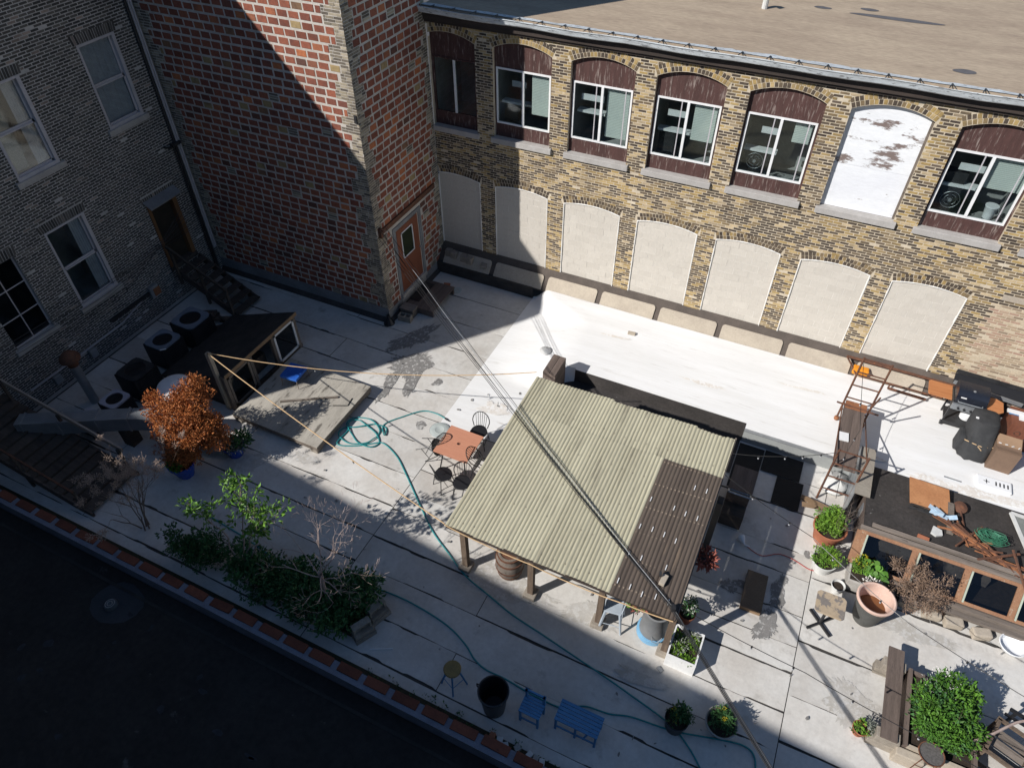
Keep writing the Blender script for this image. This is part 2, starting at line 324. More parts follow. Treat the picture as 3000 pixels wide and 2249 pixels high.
sheets((2.26,11),[3.9,5.2,6.1,6.99,8.15,9.68,10.8,11.8,12.9])
def blot(name,m,c,rx,ry,z,parent,seed,rz=0,n=40,amp=.3):
    r=random.Random(seed); ph=[r.uniform(0,6.3) for _ in range(6)]
    pts=[]
    for k in range(n):
        a=2*pi*k/n; q=1+amp*sum(sin((j+2)*a+ph[j])/(j+1.6) for j in range(6))*.6+(amp*.35*r.gauss(0,1)*(.5+.5*sin(3*a+ph[1])) if n>60 else 0)
        x,y=rx*q*cos(a),ry*q*sin(a); pts.append((c[0]+x*cos(rz)-y*sin(rz),c[1]+x*sin(rz)+y*cos(rz),z))
    return MB().poly(pts).build(name,m,parent)
M_stain=mat('wet_tar_stain',(.23,.22,.21),(.18,.175,.168),(.46,.45,.43),t3=.54,scale=4,rough=.7,fine=.2)
M_stb=mat('brown_dirt_film',(.42,.395,.355),(.48,.46,.43),(.53,.515,.49),t3=.5,scale=3,fine=.12)
for i,(x,y,a,b,rz,mm) in enumerate([(-8.75,11.75,.42,.62,-.5,M_stain),(-9.3,12.7,.3,.75,-.55,M_stain),(-8.35,11.1,.12,.6,.15,M_stain),(-8.85,10.8,.1,.65,.1,M_stain),(-8.95,11.0,.16,.3,.3,M_stain),(-7.74,11.42,.12,.13,0,M_stain),(-7.36,9.89,.14,.12,0,M_stain),
    (.75,8.75,.16,.16,0,M_stain),(1.05,8.9,.2,.12,0,M_stain),(1.7,9.0,.12,.4,.1,M_stain),(1.62,8.2,.2,.35,0,M_stain),(1.75,9.35,.1,.12,0,M_stain),(2.1,10.2,.06,.1,0,M_stain),(-10.6,7.0,.5,.3,.3,M_stb),(-9.3,7.75,.28,.16,.1,M_stb),(-3.4,6.75,.9,.3,0,M_stb),(-1.6,6.9,.6,.25,.1,M_stb),(-4.2,7.0,.4,.25,0,M_stb),(3.3,7.3,.5,.35,0,M_stb),(-.3,6.1,.5,.12,0,M_stb),(4.2,9.3,.8,.2,.05,M_stb)]):
    blot('stain',mm,(x,y),a,b,.004+i*.0003 if mm is M_stb else .008+i*.0004,deck,100+i,rz,140,.45)
for i in range(110):
    x,y=U(-10,6),U(4.2,12); blot('tar_fleck',M_stain,(x,y),U(.012,.05),U(.008,.03),.018+i*.0002,deck,300+i,U(0,3),10)
stuff(MB().box(-16.6,11,3.7,4.02,-.011,.02).build('moss_strip',mat('mossy_dirt',(.05,.042,.03),(.035,.04,.02),scale=9,fine=.4,bump=.8),deck))
# raised white roof
def sm(t): t=max(0,min(1,t)); return t*t*(3-2*t)
def wz(x,y):
    w=2.3-1.8*sm((y-14.9)/1.0); a=sm((x+6.95)/w) if x<-4.42 else 1.0
    wy=.02+.9*sm((-4.43-x)/.9); b=sm((y-13.08+wy)/wy) if x<-4.42 else 1.0
    z=.005+.39*a*b
    return z+.006*sin(x*1.7)*sin(y*2.1+x)*a
def grid(mb,xs,ys):
    n=len(xs); mb.add([(x,y,wz(x,y)) for y in ys for x in xs],[(j*n+i,j*n+i+1,(j+1)*n+i+1,(j+1)*n+i) for j in range(len(ys)-1) for i in range(n-1)])
def lin(a,b,n): return [a+(b-a)*i/(n-1) for i in range(n)]
mb=MB(); grid(mb,lin(-6.95,-4.43,26),lin(10.17,15.98,60)); grid(mb,lin(-4.43,.1,30),lin(13.08,15.98,24)); grid(mb,lin(.1,11,60),lin(12.85,15.98,26))
wr=struct(mb.build('white_roof',M_white,smooth=True)); wr.data.validate()
MB().poly([(-4.44,10.17,.006),(-3.5,10.17,.006),(-3.5,12.3,.006),(-4.44,12.3,.006)]).build('coating_edge',M_white,wr)
mb=MB(); mb.box(-4.43,.1,13.06,13.08,-.01,.402); mb.box(.085,.1,12.85,13.08,-.01,.402); mb.build('tar_upstand',M_black,wr)
mb=MB(); mb.box(.1,11,12.83,12.85,-.01,.385); mb.build('grey_upstand',M_gface,wr)
mb=MB(); mb.box(.1,11,12.815,12.9,.375,.402); mb.build('metal_edge',M_galv,wr)
MB().poly([(-4.4,13.06,.012)]+[(-4.62,12.9,.012),(-4.75,12.6,.012),(-4.72,12.3,.012),(-4.6,12.0,.012),(-4.4,11.7,.012),(-2.5,11.6,.012),(.08,11.7,.012),(.08,13.06,.012)]).build('tar_patch',M_black,wr)
rwm=random.Random(19); M_seam=mat('grimy_seam',(.62,.60,.57),(.74,.73,.71),scale=6)
for (y,x0,x1) in ((13.55,-5.5,10),(14.35,-6.3,10),(15.2,-6.5,10),(11.6,-6.85,-4.5)):
    a=jag(x0,x1,y,.003,rwm); mb=MB(); n=len(a); w0=[rwm.uniform(.002,.008) for _ in a]
    mb.add([(x,yy,wz(x,yy)+.0035) for x,yy in a]+[(x,yy+w0[i],wz(x,yy+w0[i])+.0035) for i,(x,yy) in enumerate(a)],[(i,i+1,n+i+1,n+i) for i in range(n-1)]); mb.build('membrane_seam',M_seam,wr)
M_dw=mat('brown_dirt_on_white',(.66,.61,.55),(.74,.71,.67),(.79,.78,.76),t3=.5,scale=3,fine=.1)
for i,(x,y,a,b) in enumerate(((5.3,13.15,.7,.16),(4.3,13.1,.5,.1),(6.6,13.3,.6,.2),(2.9,13.2,.3,.12),(-5.9,11.2,.4,.2),(-5.2,10.6,.3,.14),(-1.2,14.0,.6,.06),(1.2,14.9,.5,.05),(-3.9,14.8,.35,.05))): blot('dirt_film',M_dw,(x,y),a,b,wz(x,y)+.014+.0005*i,wr,700+i,.05,140,.5)
# foreground roof and parapet
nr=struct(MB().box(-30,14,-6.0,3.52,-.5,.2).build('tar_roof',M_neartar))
blot('grey_patch',mat('grey_patch_film',(.05,.052,.058),(.04,.042,.046),scale=3),(-10.3,2.95),.55,.45,.204,nr,9,.3,14,.1)
rg=random.Random(8)
for i in range(34):
    blot('pale_blot',mat('pale_blot_film',(.045,.046,.054),(.028,.028,.031),scale=6),(rg.uniform(-12,0),rg.uniform(-1,3.0)),rg.uniform(.03,.12),rg.uniform(.03,.09),.206,nr,500+i,0,12,.4)
stuff(MB().box(-30,14,3.20,3.26,.2,.212).build('flashing_line',mat('tar_flashing',(.05,.045,.04),(.03,.028,.026),scale=2),nr))
pw=thing('parapet','low parapet wall with red clay coping tiles set in grey mortar','parapet',(-6,3.66,0))
MB().box(-30,14,3.53,3.76,-.3,.585).build('wall',M_parap,pw); MB().box(-30,14,3.51,3.60,.585,.60).build('mortar_edge',M_parap,pw)
x=-16.2; rp=random.Random(3)
while x<9:
    L=.47+rp.uniform(-.03,.03)
    mb=MB(); mb.box(-L/2,L/2,-.088,.085,-.03,.028); o=mb.build('coping_tile',M_cop,pw,bevel=.012)
    o.location=(x+L/2+rp.uniform(-.01,.01),3.692+rp.uniform(-.01,.01),.592+rp.uniform(-.004,.006)); o.rotation_euler=(rp.gauss(0,.02),rp.gauss(0,.012),rp.gauss(0,.02)); x+=L+.13+rp.uniform(-.03,.03)
# ---------------------------------------------------------------- brick engine
def wallbricks(rows,M,rz,parent,m,L,h,proud=.003,cap=300,nm='brick',sname='brickwork'):
    """rows: (u0,u1,z0,z1,var). wall-local x along wall, -y outward."""
    q=[];camp=Vector((0,0,CAMZ))
    for i,(u0,u1,z0,z1,va) in enumerate(rows):
        c=M@Vector(((u0+u1)/2,0,(z0+z1)/2)); full=abs(u1-u0-L)<.012
        q.append(((c-camp).length if full else 1e9,i))
    sel=set(i for d,i in sorted(q)[:cap] if d<1e8)
    me=None; mb=MB(); r=random.Random(len(rows))
    shared=[]
    for k in range(6):
        b=MB(); e=.004 if L<.25 else .009
        x0,x1,z0,z1=-L/2+r.uniform(0,e),L/2-r.uniform(0,e),-h/2+r.uniform(0,e),h/2-r.uniform(0,e)
        b.add([(x0,.02,z0),(x1,.02,z0),(x1,.02,z1),(x0,.02,z1),(x0,-proud*.4,z0),(x1,-proud*.4,z0),(x1,-proud*.4,z1),(x0,-proud*.4,z1),
               (x0+.006,-proud,z0+.006),(x1-.006,-proud,z0+.006),(x1-.006,-proud,z1-.006),(x0+.006,-proud,z1-.006)],
              [(8,9,10,11),(4,5,9,8),(5,6,10,9),(6,7,11,10),(7,4,8,11),(0,1,5,4),(1,2,6,5),(2,3,7,6),(3,0,4,7)])
        shared.append(b.mesh(nm,m))
    for i,(u0,u1,z0,z1,va) in enumerate(rows):
        j=r.gauss(0,.0022)
        if i in sel:
            o=bpy.data.objects.new(nm,shared[i%6]); C.objects.link(o); o.parent=parent; o.matrix_parent_inverse=wm(parent).inverted()
            o.location=M@Vector(((u0+u1)/2,j,(z0+z1)/2)); o.rotation_euler=(0,0,rz)
        else:
            e=.003 if L<.25 else .009; a0,a1,b0,b1=u0+r.uniform(0,e),u1-r.uniform(0,e),z0+r.uniform(0,e),z1-r.uniform(0,e); y=-proud+j
            mb.add([(a0,.012,b0),(a1,.012,b0),(a1,.012,b1),(a0,.012,b1),(a0,y,b0),(a1,y,b0),(a1,y,b1),(a0,y,b1)],
                   [(4,5,6,7),(0,1,5,4),(1,2,6,5),(2,3,7,6),(3,0,4,7)],va,M)
    if mb.v: stuff(mb.build(sname,m,parent))
def courses(z0,z1,solid,L,h,mo,r,varf=None,half=True):
    out=[];z=z0;k=0
    while z+h<=z1+1e-6:
        for (a,b) in solid(z+h/2):
            off=(L+mo)*(.5 if k%2 else 0)+r.uniform(-.012,.012)
            u=a-((a-off)%(L+mo))
            while u<b:
                s,e=max(u,a),min(u+L,b)
                if e-s>.03: out.append((s,e,z,z+h,varf(s,z) if varf else r.random()))
                u+=L+mo
        z+=h+mo;k+=1
    return out
def column_wall(cols,M,name,m,parent,y=.002):
    mb=MB()
    for xa,xb,iv in cols:
        for (a0,b0,a1,b1) in iv: mb.add([(xa,y,a0),(xb,y,b0),(xb,y,b1),(xa,y,a1)],[(0,1,2,3)],0,M)
    return mb.build(name,m,parent)
class Arch:
    def __init__(s,x0,x1,zb,spring,rise): s.x0,s.x1,s.zb,s.sp,s.rise=x0,x1,zb,spring,rise; s.w=(x1-x0)/2; s.c=(x0+x1)/2; s.R=(s.w**2+rise**2)/(2*rise); s.zc=spring+rise-s.R
    def top(s,x): return s.zc+math.sqrt(max(0,s.R**2-(x-s.c)**2))
    def cut(s,z,band=.22):
        if z<s.zb: return None
        if z<s.sp: return (s.x0,s.x1)
        Ro=s.R+band; q=Ro**2-(z-s.zc)**2
        if q<=0: return None
        hw=min(math.sqrt(q),s.w+.07); return (s.c-hw,s.c+hw)
    def ring(s,r,n0=.0,band=.22,pitch=.083):
        out=[];half=math.asin(s.w/s.R)
        for k in range(2):
            rad=s.R+.008+k*band/2; n=int(2*half*rad/pitch)
            for i in range(n):
                a=-half+2*half*(i+.5)/n; out.append((s.c+sin(a)*(rad+band/4),s.zc+cos(a)*(rad+band/4),a,band/2-.012,2*half*rad/n-.014))
        return out
# ================================================================ YELLOW BRICK BUILDING
YW=16.43; MR=T3((0,YW,0))
yb=thing('brick_building','cream and soot brown brick building with arched openings and tan flat roof','building',(0,YW,0))
X0=[-6.29+2.132*(k-3) for k in range(9)]   # bay k opening left edge
UP={k:Arch(X0[k],X0[k]+1.63,4.65,6.96,.19) for k in range(1,9)}; LO={k:Arch(X0[k],X0[k]+1.63,.83,3.14,.11) for k in range(1,8)}
XA,XB=-10.31,9.5
UP[1].x0=max(UP[1].x0,-10.29); 
def solidR(z):
    iv=[(XA,XB)]
    for A in list(UP.values())+list(LO.values()):
        c=A.cut(z)
        if c:
            nv=[]
            for a,b in iv:
                if c[1]<=a or c[0]>=b: nv.append((a,b)); continue
                if c[0]>a: nv.append((a,c[0]))
                if c[1]<b: nv.append((c[1],b))
            iv=nv
    return iv
rb=random.Random(21)
def vR(u,z):
    # darker bricks cluster in sooty patches, paler ones near the eave
    s=.5+.5*sin(u*1.3+z*.7)*sin(z*1.9-u*.6)
    if z>7.25 or (z<1.1 and rb.random()<.5): return rb.uniform(.45,.9)
    return rb.uniform(.01,.36) if rb.random()<.28+.42*s else rb.uniform(.3,.9)
rows=courses(.55,7.60,solidR,.192,.051,.017,rb,vR)
inf=[q for q in rows if q[0]>4.30 and q[1]<6.2 and .8<q[2]<3.15]; rows=[q for q in rows if q not in set(inf)]
cols=[]
for k in range(1,9):
    A=UP[k];B=LO.get(k);xa=max(A.x0,XA)
    xs=lin(xa,X0[k]+1.63,13)
    for i in range(12):
        a,b=xs[i],xs[i+1]; iv=[(.3,.3,.83,.83)] if B else [(.3,.3,4.65,4.65)]
        if B: iv.append((B.top(a),B.top(b),4.65,4.65))
        iv.append((A.top(a),A.top(b),7.66,7.66)); cols.append((a,b,iv))
    nx=X0[k+1] if k<8 else XB
    cols.append((X0[k]+1.63,nx,[(.3,.3,7.66,7.66)]))
bw=column_wall(cols,MR,'wall',M_mort,yb)
wallbricks(rows,MR,0,bw,M_brickR,.192,.051); wallbricks(inf,MR,0,bw,M_pink,.192,.051,cap=0,sname='infill_brickwork')
mb=MB()
for A in list(UP.values())+list(LO.values()):
    for (x,z,a,hh,ww) in A.ring(rb):
        if x<XA+.05: continue
        mb.box(-ww/2,ww/2,-.0035,.012,-hh/2,hh/2,rb.uniform(0,.5) if A.zb<1 else rb.uniform(.05,.75),T3((x,YW+rb.gauss(0,.002),z),0,0,a))
stuff(mb.build('arch_bricks',M_brickR,bw))
for (a,b,z) in ((4.5,5.05,3.32),(5.1,5.75,3.16),(5.75,6.4,3.2)): MB().box(a,b,YW-.012,YW+.05,z,z+.15).build('lintel_stone',M_stone,bw,bevel=.01)
# reveals
mb=MB()
for k,A in UP.items():
    xs=lin(A.x0,X0[k]+1.63,13); d=.17
    for x in (A.x0,X0[k]+1.63): mb.poly([(x,YW+.006,4.65),(x,YW+d,4.65),(x,YW+d,6.96),(x,YW+.006,6.96)])
    for i in range(12): mb.poly([(xs[i],YW+.006,A.top(xs[i])),(xs[i+1],YW+.006,A.top(xs[i+1])),(xs[i+1],YW+d,A.top(xs[i+1])),(xs[i],YW+d,A.top(xs[i]))])
mb.build('opening_reveals',M_mort,bw)
def arched(mb,A,x0,x1,z0,y0,y1,n=12,z1=None):
    xs=lin(x0,x1,n+1)
    for i in range(n):
        a,b=xs[i],xs[i+1]; ta,tb=(A.top(a)+.004,A.top(b)+.004) if z1 is None else (z1,z1)
        mb.add([(a,y0,z0),(b,y0,z0),(b,y0,tb),(a,y0,ta),(a,y1,z0),(b,y1,z0),(b,y1,tb),(a,y1,ta)],[(0,1,2,3),(5,4,7,6),(3,2,6,7),(1,0,4,5)])
for k,A in UP.items():
    xa,xb=A.x0,X0[k]+1.63; n=rb.random()
    sl_=MB().box(xa-.07 if k>1 else xa,xb+.07,YW-.085,YW+.17,4.50,4.652).build('sill',M_sill,yb,bevel=.012)
    if k==6:
        mb=MB(); arched(mb,A,xa,xb,5.70,YW+.12,YW+.16); mb.build('painted_board',M_wboard,yb,label='white paint flaking off the upper brown boarding'); MB().box(xa,xb,YW+.118,YW+.16,4.66,5.695).build('painted_board',M_wboard2,yb)
        MB().box(xb-.05,xb,YW+.08,YW+.12,4.66,6.93).build('stop_bead',M_wood,yb); continue
    zb,zt=5.02,6.48
    mb=MB(); arched(mb,A,xa,xb,zt,YW+.11,YW+.15); mb.box(xa,xb,YW+.11,YW+.15,4.655,zb); mb.box(xa,xa+.05,YW+.11,YW+.15,zb,zt); mb.box(xb-.05,xb,YW+.11,YW+.15,zb,zt)
    mb.build('boarding',M_brown,yb)
    fx0,fx1=xa+.05,xb-.05; fm=M_wpaint; y0,y1=YW+.09,YW+.14
    mb=MB(); t=.045
    if k==1: t=.03
    mb.box(fx0,fx1,y0,y1,zb,zb+t).box(fx0,fx1,y0,y1,zt-t,zt).box(fx0,fx0+t,y0,y1,zb+t,zt-t).box(fx1-t,fx1,y0,y1,zb+t,zt-t)
    wn=mb.build('window',fm if k!=1 else M_brown,yb)
    cx=(fx0+fx1)/2
    MB().box(cx-.03,cx+.03,y0-.006,y1,zb+t,zt-t).build('mullion',fm,wn)
    for s in (0,1):
        a,b=(fx0+t,cx-.03) if s==0 else (cx+.03,fx1-t)
        MB().box(a,b,y0+.02,y0+.026,zb+t,zt-t).build('pane',M_glass,wn)
        if k not in (1,2): MB().box(b-.14,b-.115,y0+.008,y0+.02,zb+t,zt-t).build('glazing_bar',M_casing,wn)
    D=1.6; mb=MB(); a,b,c,d,e,f=xa+.01,xb-.01,YW+.155,YW+D,4.7,6.9
    mb.poly([(a,d,e),(b,d,e),(b,d,f),(a,d,f)]).poly([(a,c,e),(a,d,e),(a,d,f),(a,c,f)]).poly([(b,d,e),(b,c,e),(b,c,f),(b,d,f)]).poly([(a,c,e),(b,c,e),(b,d,e),(a,d,e)]).poly([(a,c,f),(a,d,f),(b,d,f),(b,c,f)])
    mb.build('room_lining',M_room,wn)
    if k!=1:
        MB().box(cx+(.08,.02,.2,.1,.14,.3)[k%6],b-.02-.1*(k%3==2),YW+.22,YW+.24,zb+(.45,.7,.35,.15,.5,.9)[k%6],zt).build('blind',M_blind,wn)
        MB().box(a+.1,cx+.25-.2*(k%2),YW+.3,YW+.5,zb+.62-.07*(k%3),zb+.68-.07*(k%3)).build('shelf',M_wpaint,wn)
        MB().box(a+.2+.1*(k%3),cx,YW+.3,YW+.32,zb+.95,zb+1.1).build('light_strip',M_wpaint,wn)
        if k in (2,4,7): MB().box(a+.15,a+.55,YW+.35,YW+.6,zb+.02,zb+.02+.12*k).build('stored_box',(M_box,M_dark,M_kraft)[k%3],wn)
for k,B in LO.items():
    xa,xb=max(B.x0,-10.29),B.x1
    mb=MB(); arched(mb,B,xa,xb,.83,YW+.024,YW+.06); pn=mb.build('block_infill',M_caulk,yb)
    # blocks
    z=.835;i=0;jm=MB()
    while z<3.2:
        h=.192; u=xa+.012-(.2 if i%2 else 0)-rb.uniform(0,.02)
        while u<xb-.012:
            s,e=max(u,xa+.012),min(u+.396,xb-.012)
            if e-s>.04:
                v0=z; t0=min(z+h,B.top(s)-.018); t1=min(z+h,B.top(e)-.018); tm=min(z+h,B.top((s+e)/2)-.018)
                if min(t0,t1)-z>.02:
                    ym=(s+e)/2; y=YW+.019+rb.gauss(0,.0012)
                    pts=[(s,z),(e,z),(e,t1),(ym,tm),(s,t0)]
                    b=MB(); n=5; b.add([(x-ym,y-YW,q-z) for x,q in pts]+[(x-ym,.025,q-z) for x,q in pts],[(0,1,2,3,4)]+[(n+j,n+(j+1)%n,(j+1)%n,j) for j in range(n)])
                    if k in (1,2): jm.add([(x+ym,yy+YW,q+z) for x,yy,q in b.v],b.f,rb.random()*.0+.001)
                    else:
                        o=b.build('block',M_cmu,pn); o.location=(ym,YW,z)
            u+=.403
        z+=.1985;i+=1
    if jm.v: stuff(jm.build('blockwork',M_cmu,pn))
    mb=MB(); w_=.022
    for (p,q) in [((xa,.83),(xa,3.14)),((xb,.83),(xb,3.14))]: mb.tube([(p[0],YW,p[1]+(q[1]-p[1])*t/14) for t in range(15)],[w_*rb.uniform(.45,.95) for _ in range(15)],5)
    xs=lin(xa,xb,16); mb.tube([(x,YW,B.top(x)) for x in xs],[w_*rb.uniform(.5,.95) for _ in xs],5); mb.build('caulk_bead',M_caulk,pn)
# ledge
M_cant=mat('dark_sealant',(.11,.09,.077),(.085,.07,.06),scale=3,fine=.15)
mb=MB(); mb.add([(XA,15.97,.30),(XB,15.97,.30),(XB,16.44,.84),(XA,16.44,.84),(XA,16.44,.2),(XB,16.44,.2)],[(0,1,2,3)]); mb.build('ledge_base',M_cant,yb)
mb=MB(); mb.box(XA,-6.98,15.90,15.98,-.01,.36).box(XA,-6.98,15.98,16.03,.3,.372); mb.build('tar_curb',M_tar,yb)
xj=[-10.2,-8.42,-6.65,-4.93,-3.16,-1.38,.43,2.2,4.0,5.8,7.6,9.4]
for i in range(len(xj)-1):
    a,b=xj[i]+.075,xj[i+1]-.075; L=b-a; r_=.06
    pl=[(0,0),(L,0),(L,.37),(L-r_*.3,.42),(L-r_,.45),(r_,.45),(r_*.3,.42),(0,.37)]
    mb=MB(); mb.prism(pl,0,.03); sb=mb.build('ledge_slab',M_stone,yb,bevel=.008)
    sb.matrix_parent_inverse=wm(yb).inverted(); sb.location=(a,15.99+rb.uniform(-.005,.005),.335); sb.rotation_euler=(math.atan2(.54,.47)+rb.gauss(0,.01),0,rb.gauss(0,.004))
# eave
mb=MB(); mb.box(XA,XB,16.30,16.44,7.42,7.66); mb.build('fascia',M_fascia,yb); mb=MB(); mb.box(XA,XB,16.36,16.43,7.35,7.42); mb.build('bed_moulding',M_fascia,yb)
mb=MB(); pr=[(16.30,7.62),(16.20,7.60),(16.13,7.64),(16.10,7.74),(16.075,7.76),(16.08,7.775),(16.115,7.765),(16.13,7.69),(16.17,7.655),(16.31,7.65)]
xs=lin(XA,XB,34); n=len(pr); mb.add([(x,y,z+.012*sin(x*2.3)+rb.gauss(0,.004)) for x in xs for y,z in pr],[(i*n+j,i*n+j+1,(i+1)*n+j+1,(i+1)*n+j) for i in range(len(xs)-1) for j in range(n-1)]); mb.build('gutter',M_gut,yb)
x=XA+.3
while x<XB-.2:
    mb=MB(); mb.bar((x,16.10,7.778),(x+.05,16.36,7.776),.02,.008).bar((x+.1,16.2,7.772),(x+.05,16.36,7.776),.016,.008); mb.build('gutter_bracket',M_blk,yb); x+=.585
mb=MB(); mb.box(XA,XB,16.30,34,7.66,7.745); rf=mb.build('roof',M_roofR,yb)
mb=MB(); pts=jag(XA,XB,16.46,.02,rb,.07); n=len(pts)
mb.add([(x,16.29,7.765) for x,y in pts]+[(x,y,7.755) for x,y in pts],[(i,i+1,n+i+1,n+i) for i in range(n-1)]); mb.build('eave_flashing',M_gut,rf)
for i,(x,y,a,b) in enumerate([(.45,20.05,1.05,.12),(-1.25,20.2,.2,.1),(-.2,20.5,.22,.1),(1.95,17.2,.22,.13),(4.5,18.6,.4,.12)]): blot('roof_patch',M_patch,(x,y),a,b,7.752,rf,40+i,0,24,.12)
mb=MB(); mb.tube([(-2.53,19.55,7.74),(-2.53,19.55,8.0)],.07,10).tube([(-2.53,19.55,7.99),(-2.5,19.5,8.06),(-2.4,19.4,8.07)],.055,8); mb.build('vent_pipe',M_wpot,rf)
# ================================================================ RED TILE TOWER
tw=thing('tile_tower','tall tower of grooved red clay tiles with toothed cream brick corners','tower',(-12,14.5,0))
XT0,XT1,YT0,YT1,ZT=-16.66,-10.31,13.10,16.40,15.0
MF=T3((0,YT0,0)); MS=T3((XT1,0,0),pi/2)   # side: local x -> +Y, outward +X
rt_=random.Random(33)
fwl=MB().box(XT0,XT1-.006,YT0+.003,YT1,-.2,ZT).build('wall',M_mortt,tw)
swl=MB()
dy0,dy1,dz0,dz1=13.93,15.13,.47,2.58
for a,b,c,d in ((YT0+.01,dy0-.13,0,ZT),(dy1+.13,16.43,0,ZT),(dy0-.13,dy1+.13,dz1+.13,ZT),(dy0-.13,dy1+.13,0,dz0)): swl.box(XT1-.02,XT1-.003,a,b,c,d)
swl=swl.build('door_wall',M_mortt,tw)
TL,TH,TM=.278,.163,.039
def tilewall(u0,u1,zs,ztop,holes,qa,qb,M,rz,parent,cap):
    tiles=[];br=[];z=zs;k=0
    while z<ztop:
        a=u0+qa*(1+.28*(1 if (k//2)%2 else -1))+rt_.uniform(-.04,.04) if qa else u0
        b=u1-qb*(1+.28*(1 if (k//2)%2 else -1))+rt_.uniform(-.04,.04) if qb else u1
        off=.158 if k%2 else 0; u=a+.01-rt_.uniform(0,.02)-off
        while u<b:
            s,e=max(u,a),min(u+TL+rt_.uniform(-.012,.012),b)
            for h in holes:
                if h[2]<z+TH*.6 and z+TH*.4<h[3]:
                    if s<h[1] and e>h[0]:
                        if s<h[0]: e=h[0]-.01
                        elif e>h[1]: s=h[1]+.01
                        else: e=s
            if e-s>.06:
                if rt_.random()<.022:
                    for j in range(3): br.append((s,e,z+j*.066,z+j*.066+.052,rt_.random()))
                else: tiles.append((s,s+TL if abs(e-s-TL)<.014 else e,z+rt_.uniform(0,.006),z+TH-rt_.uniform(0,.006),rt_.random()))
            u+=TL+TM
        for j in range(3):
            zz_=z+j*.0675
            for (s,e) in (((u0+.004,a-.015),) if qa else ())+(((b+.012,u1-.004),) if qb else ()):
                u=s-rt_.uniform(0,.15)
                while u<e:
                    p,q=max(u,s),min(u+.2,e)
                    if q-p>.03 and not any(h[0]<(p+q)/2<h[1] and h[2]<zz_<h[3] for h in holes): br.append((p,q,zz_,zz_+.054,rt_.random()))
                    u+=.213
        z+=.2025;k+=1
    wallbricks(tiles,M,rz,parent,M_tile,TL,TH-.006,proud=.004,cap=cap,nm='tile',sname='tilework'); wallbricks(br,M,rz,parent,M_quoin,.2,.054,cap=0,sname='corner_brickwork')
tilewall(XT0+.05,XT1,.45,10.4,[],.32,.40,MF,0,fwl,190)
tilewall(YT0,16.42,.35,10.4,[(dy0-.17,dy1+.17,0,dz1+.18),(YT0,16.2,2.84,3.03)],.34,.24,MS,pi/2,swl,110)
MB().box(XT0,XT1+.012,YT0-.02,YT0+.01,-.02,.45).build('stucco_band',M_stucco,tw)
[MB().box(XT1-.01,XT1+.014,a,b,0,.36).build('stucco_base',M_stucco,tw) for a,b in ((YT0-.02,dy0-.1),(dy1+.1,15.95))]
mb=MB(); mb.add([(XT0,YT0-.13,.0),(XT1+.05,YT0-.13,.0),(XT1+.05,YT0-.018,.13),(XT0,YT0-.018,.13)],[(0,1,2,3)]); mb.add([(XT1+.12,YT0-.15,.0),(XT1+.12,15.9,0),(XT1+.014,15.9,.11),(XT1+.014,YT0-.02,.11)],[(0,1,2,3)]); mb.build('tar_flashing',M_black,tw)
mb=MB(); mb.lathe([(.17,0),(.15,.04),(.07,.2),(.05,.3)],(XT1+.03,YT0-.1,.0),10); mb.build('corner_scupper',M_blk,tw)
MB().box(XT1-.02,XT1+.05,13.25,16.1,2.86,3.0).build('lintel',M_iron,tw)
MB().box(XT1-.02,XT1+.02,dy0-.13,dy0,dz0-.1,dz1+.12).box(XT1-.02,XT1+.02,dy1,dy1+.13,dz0-.1,dz1+.12).box(XT1-.02,XT1+.02,dy0,dy1,dz1,dz1+.12).build('door_surround',M_stucco,tw)
MB().box(XT1-.02,XT1+.06,dy0-.1,dy1+.1,dz0-.14,dz0).build('threshold',M_conc,tw)
M_door=mat('orange_brown_door',(.24,.085,.045),(.20,.07,.038),(.36,.16,.08),t3=.68,scale=2,st=(1,1,.6),rough=.6,fine=.08)
mb=MB(); mb.box(XT1-.05,XT1+.005,dy0+.03,14.19,dz0+.01,dz1-.03).box(XT1-.05,XT1+.005,14.76,dy1-.05,dz0+.01,dz1-.03).box(XT1-.05,XT1+.005,14.19,14.76,dz0+.01,1.54).box(XT1-.05,XT1+.005,14.19,14.76,2.36,dz1-.03)
dr=mb.build('door',M_door,tw)
mb=MB(); y0,y1,a,b=14.17,14.78,1.52,2.38
mb.box(XT1+.0,XT1+.016,y0,y1,a,a+.035).box(XT1,XT1+.016,y0,y1,b-.035,b).box(XT1,XT1+.016,y0,y0+.035,a,b).box(XT1,XT1+.016,y1-.035,y1,a,b); mb.build('pane_trim',M_wpaint,dr)
MB().box(XT1-.005,XT1+.003,14.19,14.76,1.54,2.36).build('pane',mat('green_dark_glass',(.035,.042,.02),(.025,.03,.02),scale=2,rough=.5,spec=.1,bump=0),dr)
mb=MB(); mb.tube([(XT1,15.05,1.45),(XT1+.06,15.05,1.45)],.03,8).tube([(XT1+.02,15.2,2.0),(XT1+.05,15.25,2.0),(XT1+.05,15.25,1.3)],.008,5); mb.build('door_handle',M_galv,dr)
MB().box(XT1-.1,XT1-.03,YT0-.03,YT0-.005,6.0,6.2).build('wall_plate',M_dark,tw)
mb=MB(); mb.ob((XT1+.05,13.22,2.95),(.1,.1,.28)).tube([(XT1+.02,13.2,3.05),(XT1+.16,13.2,3.05)],.02,6); mb.build('cable_bracket',M_iron,tw)
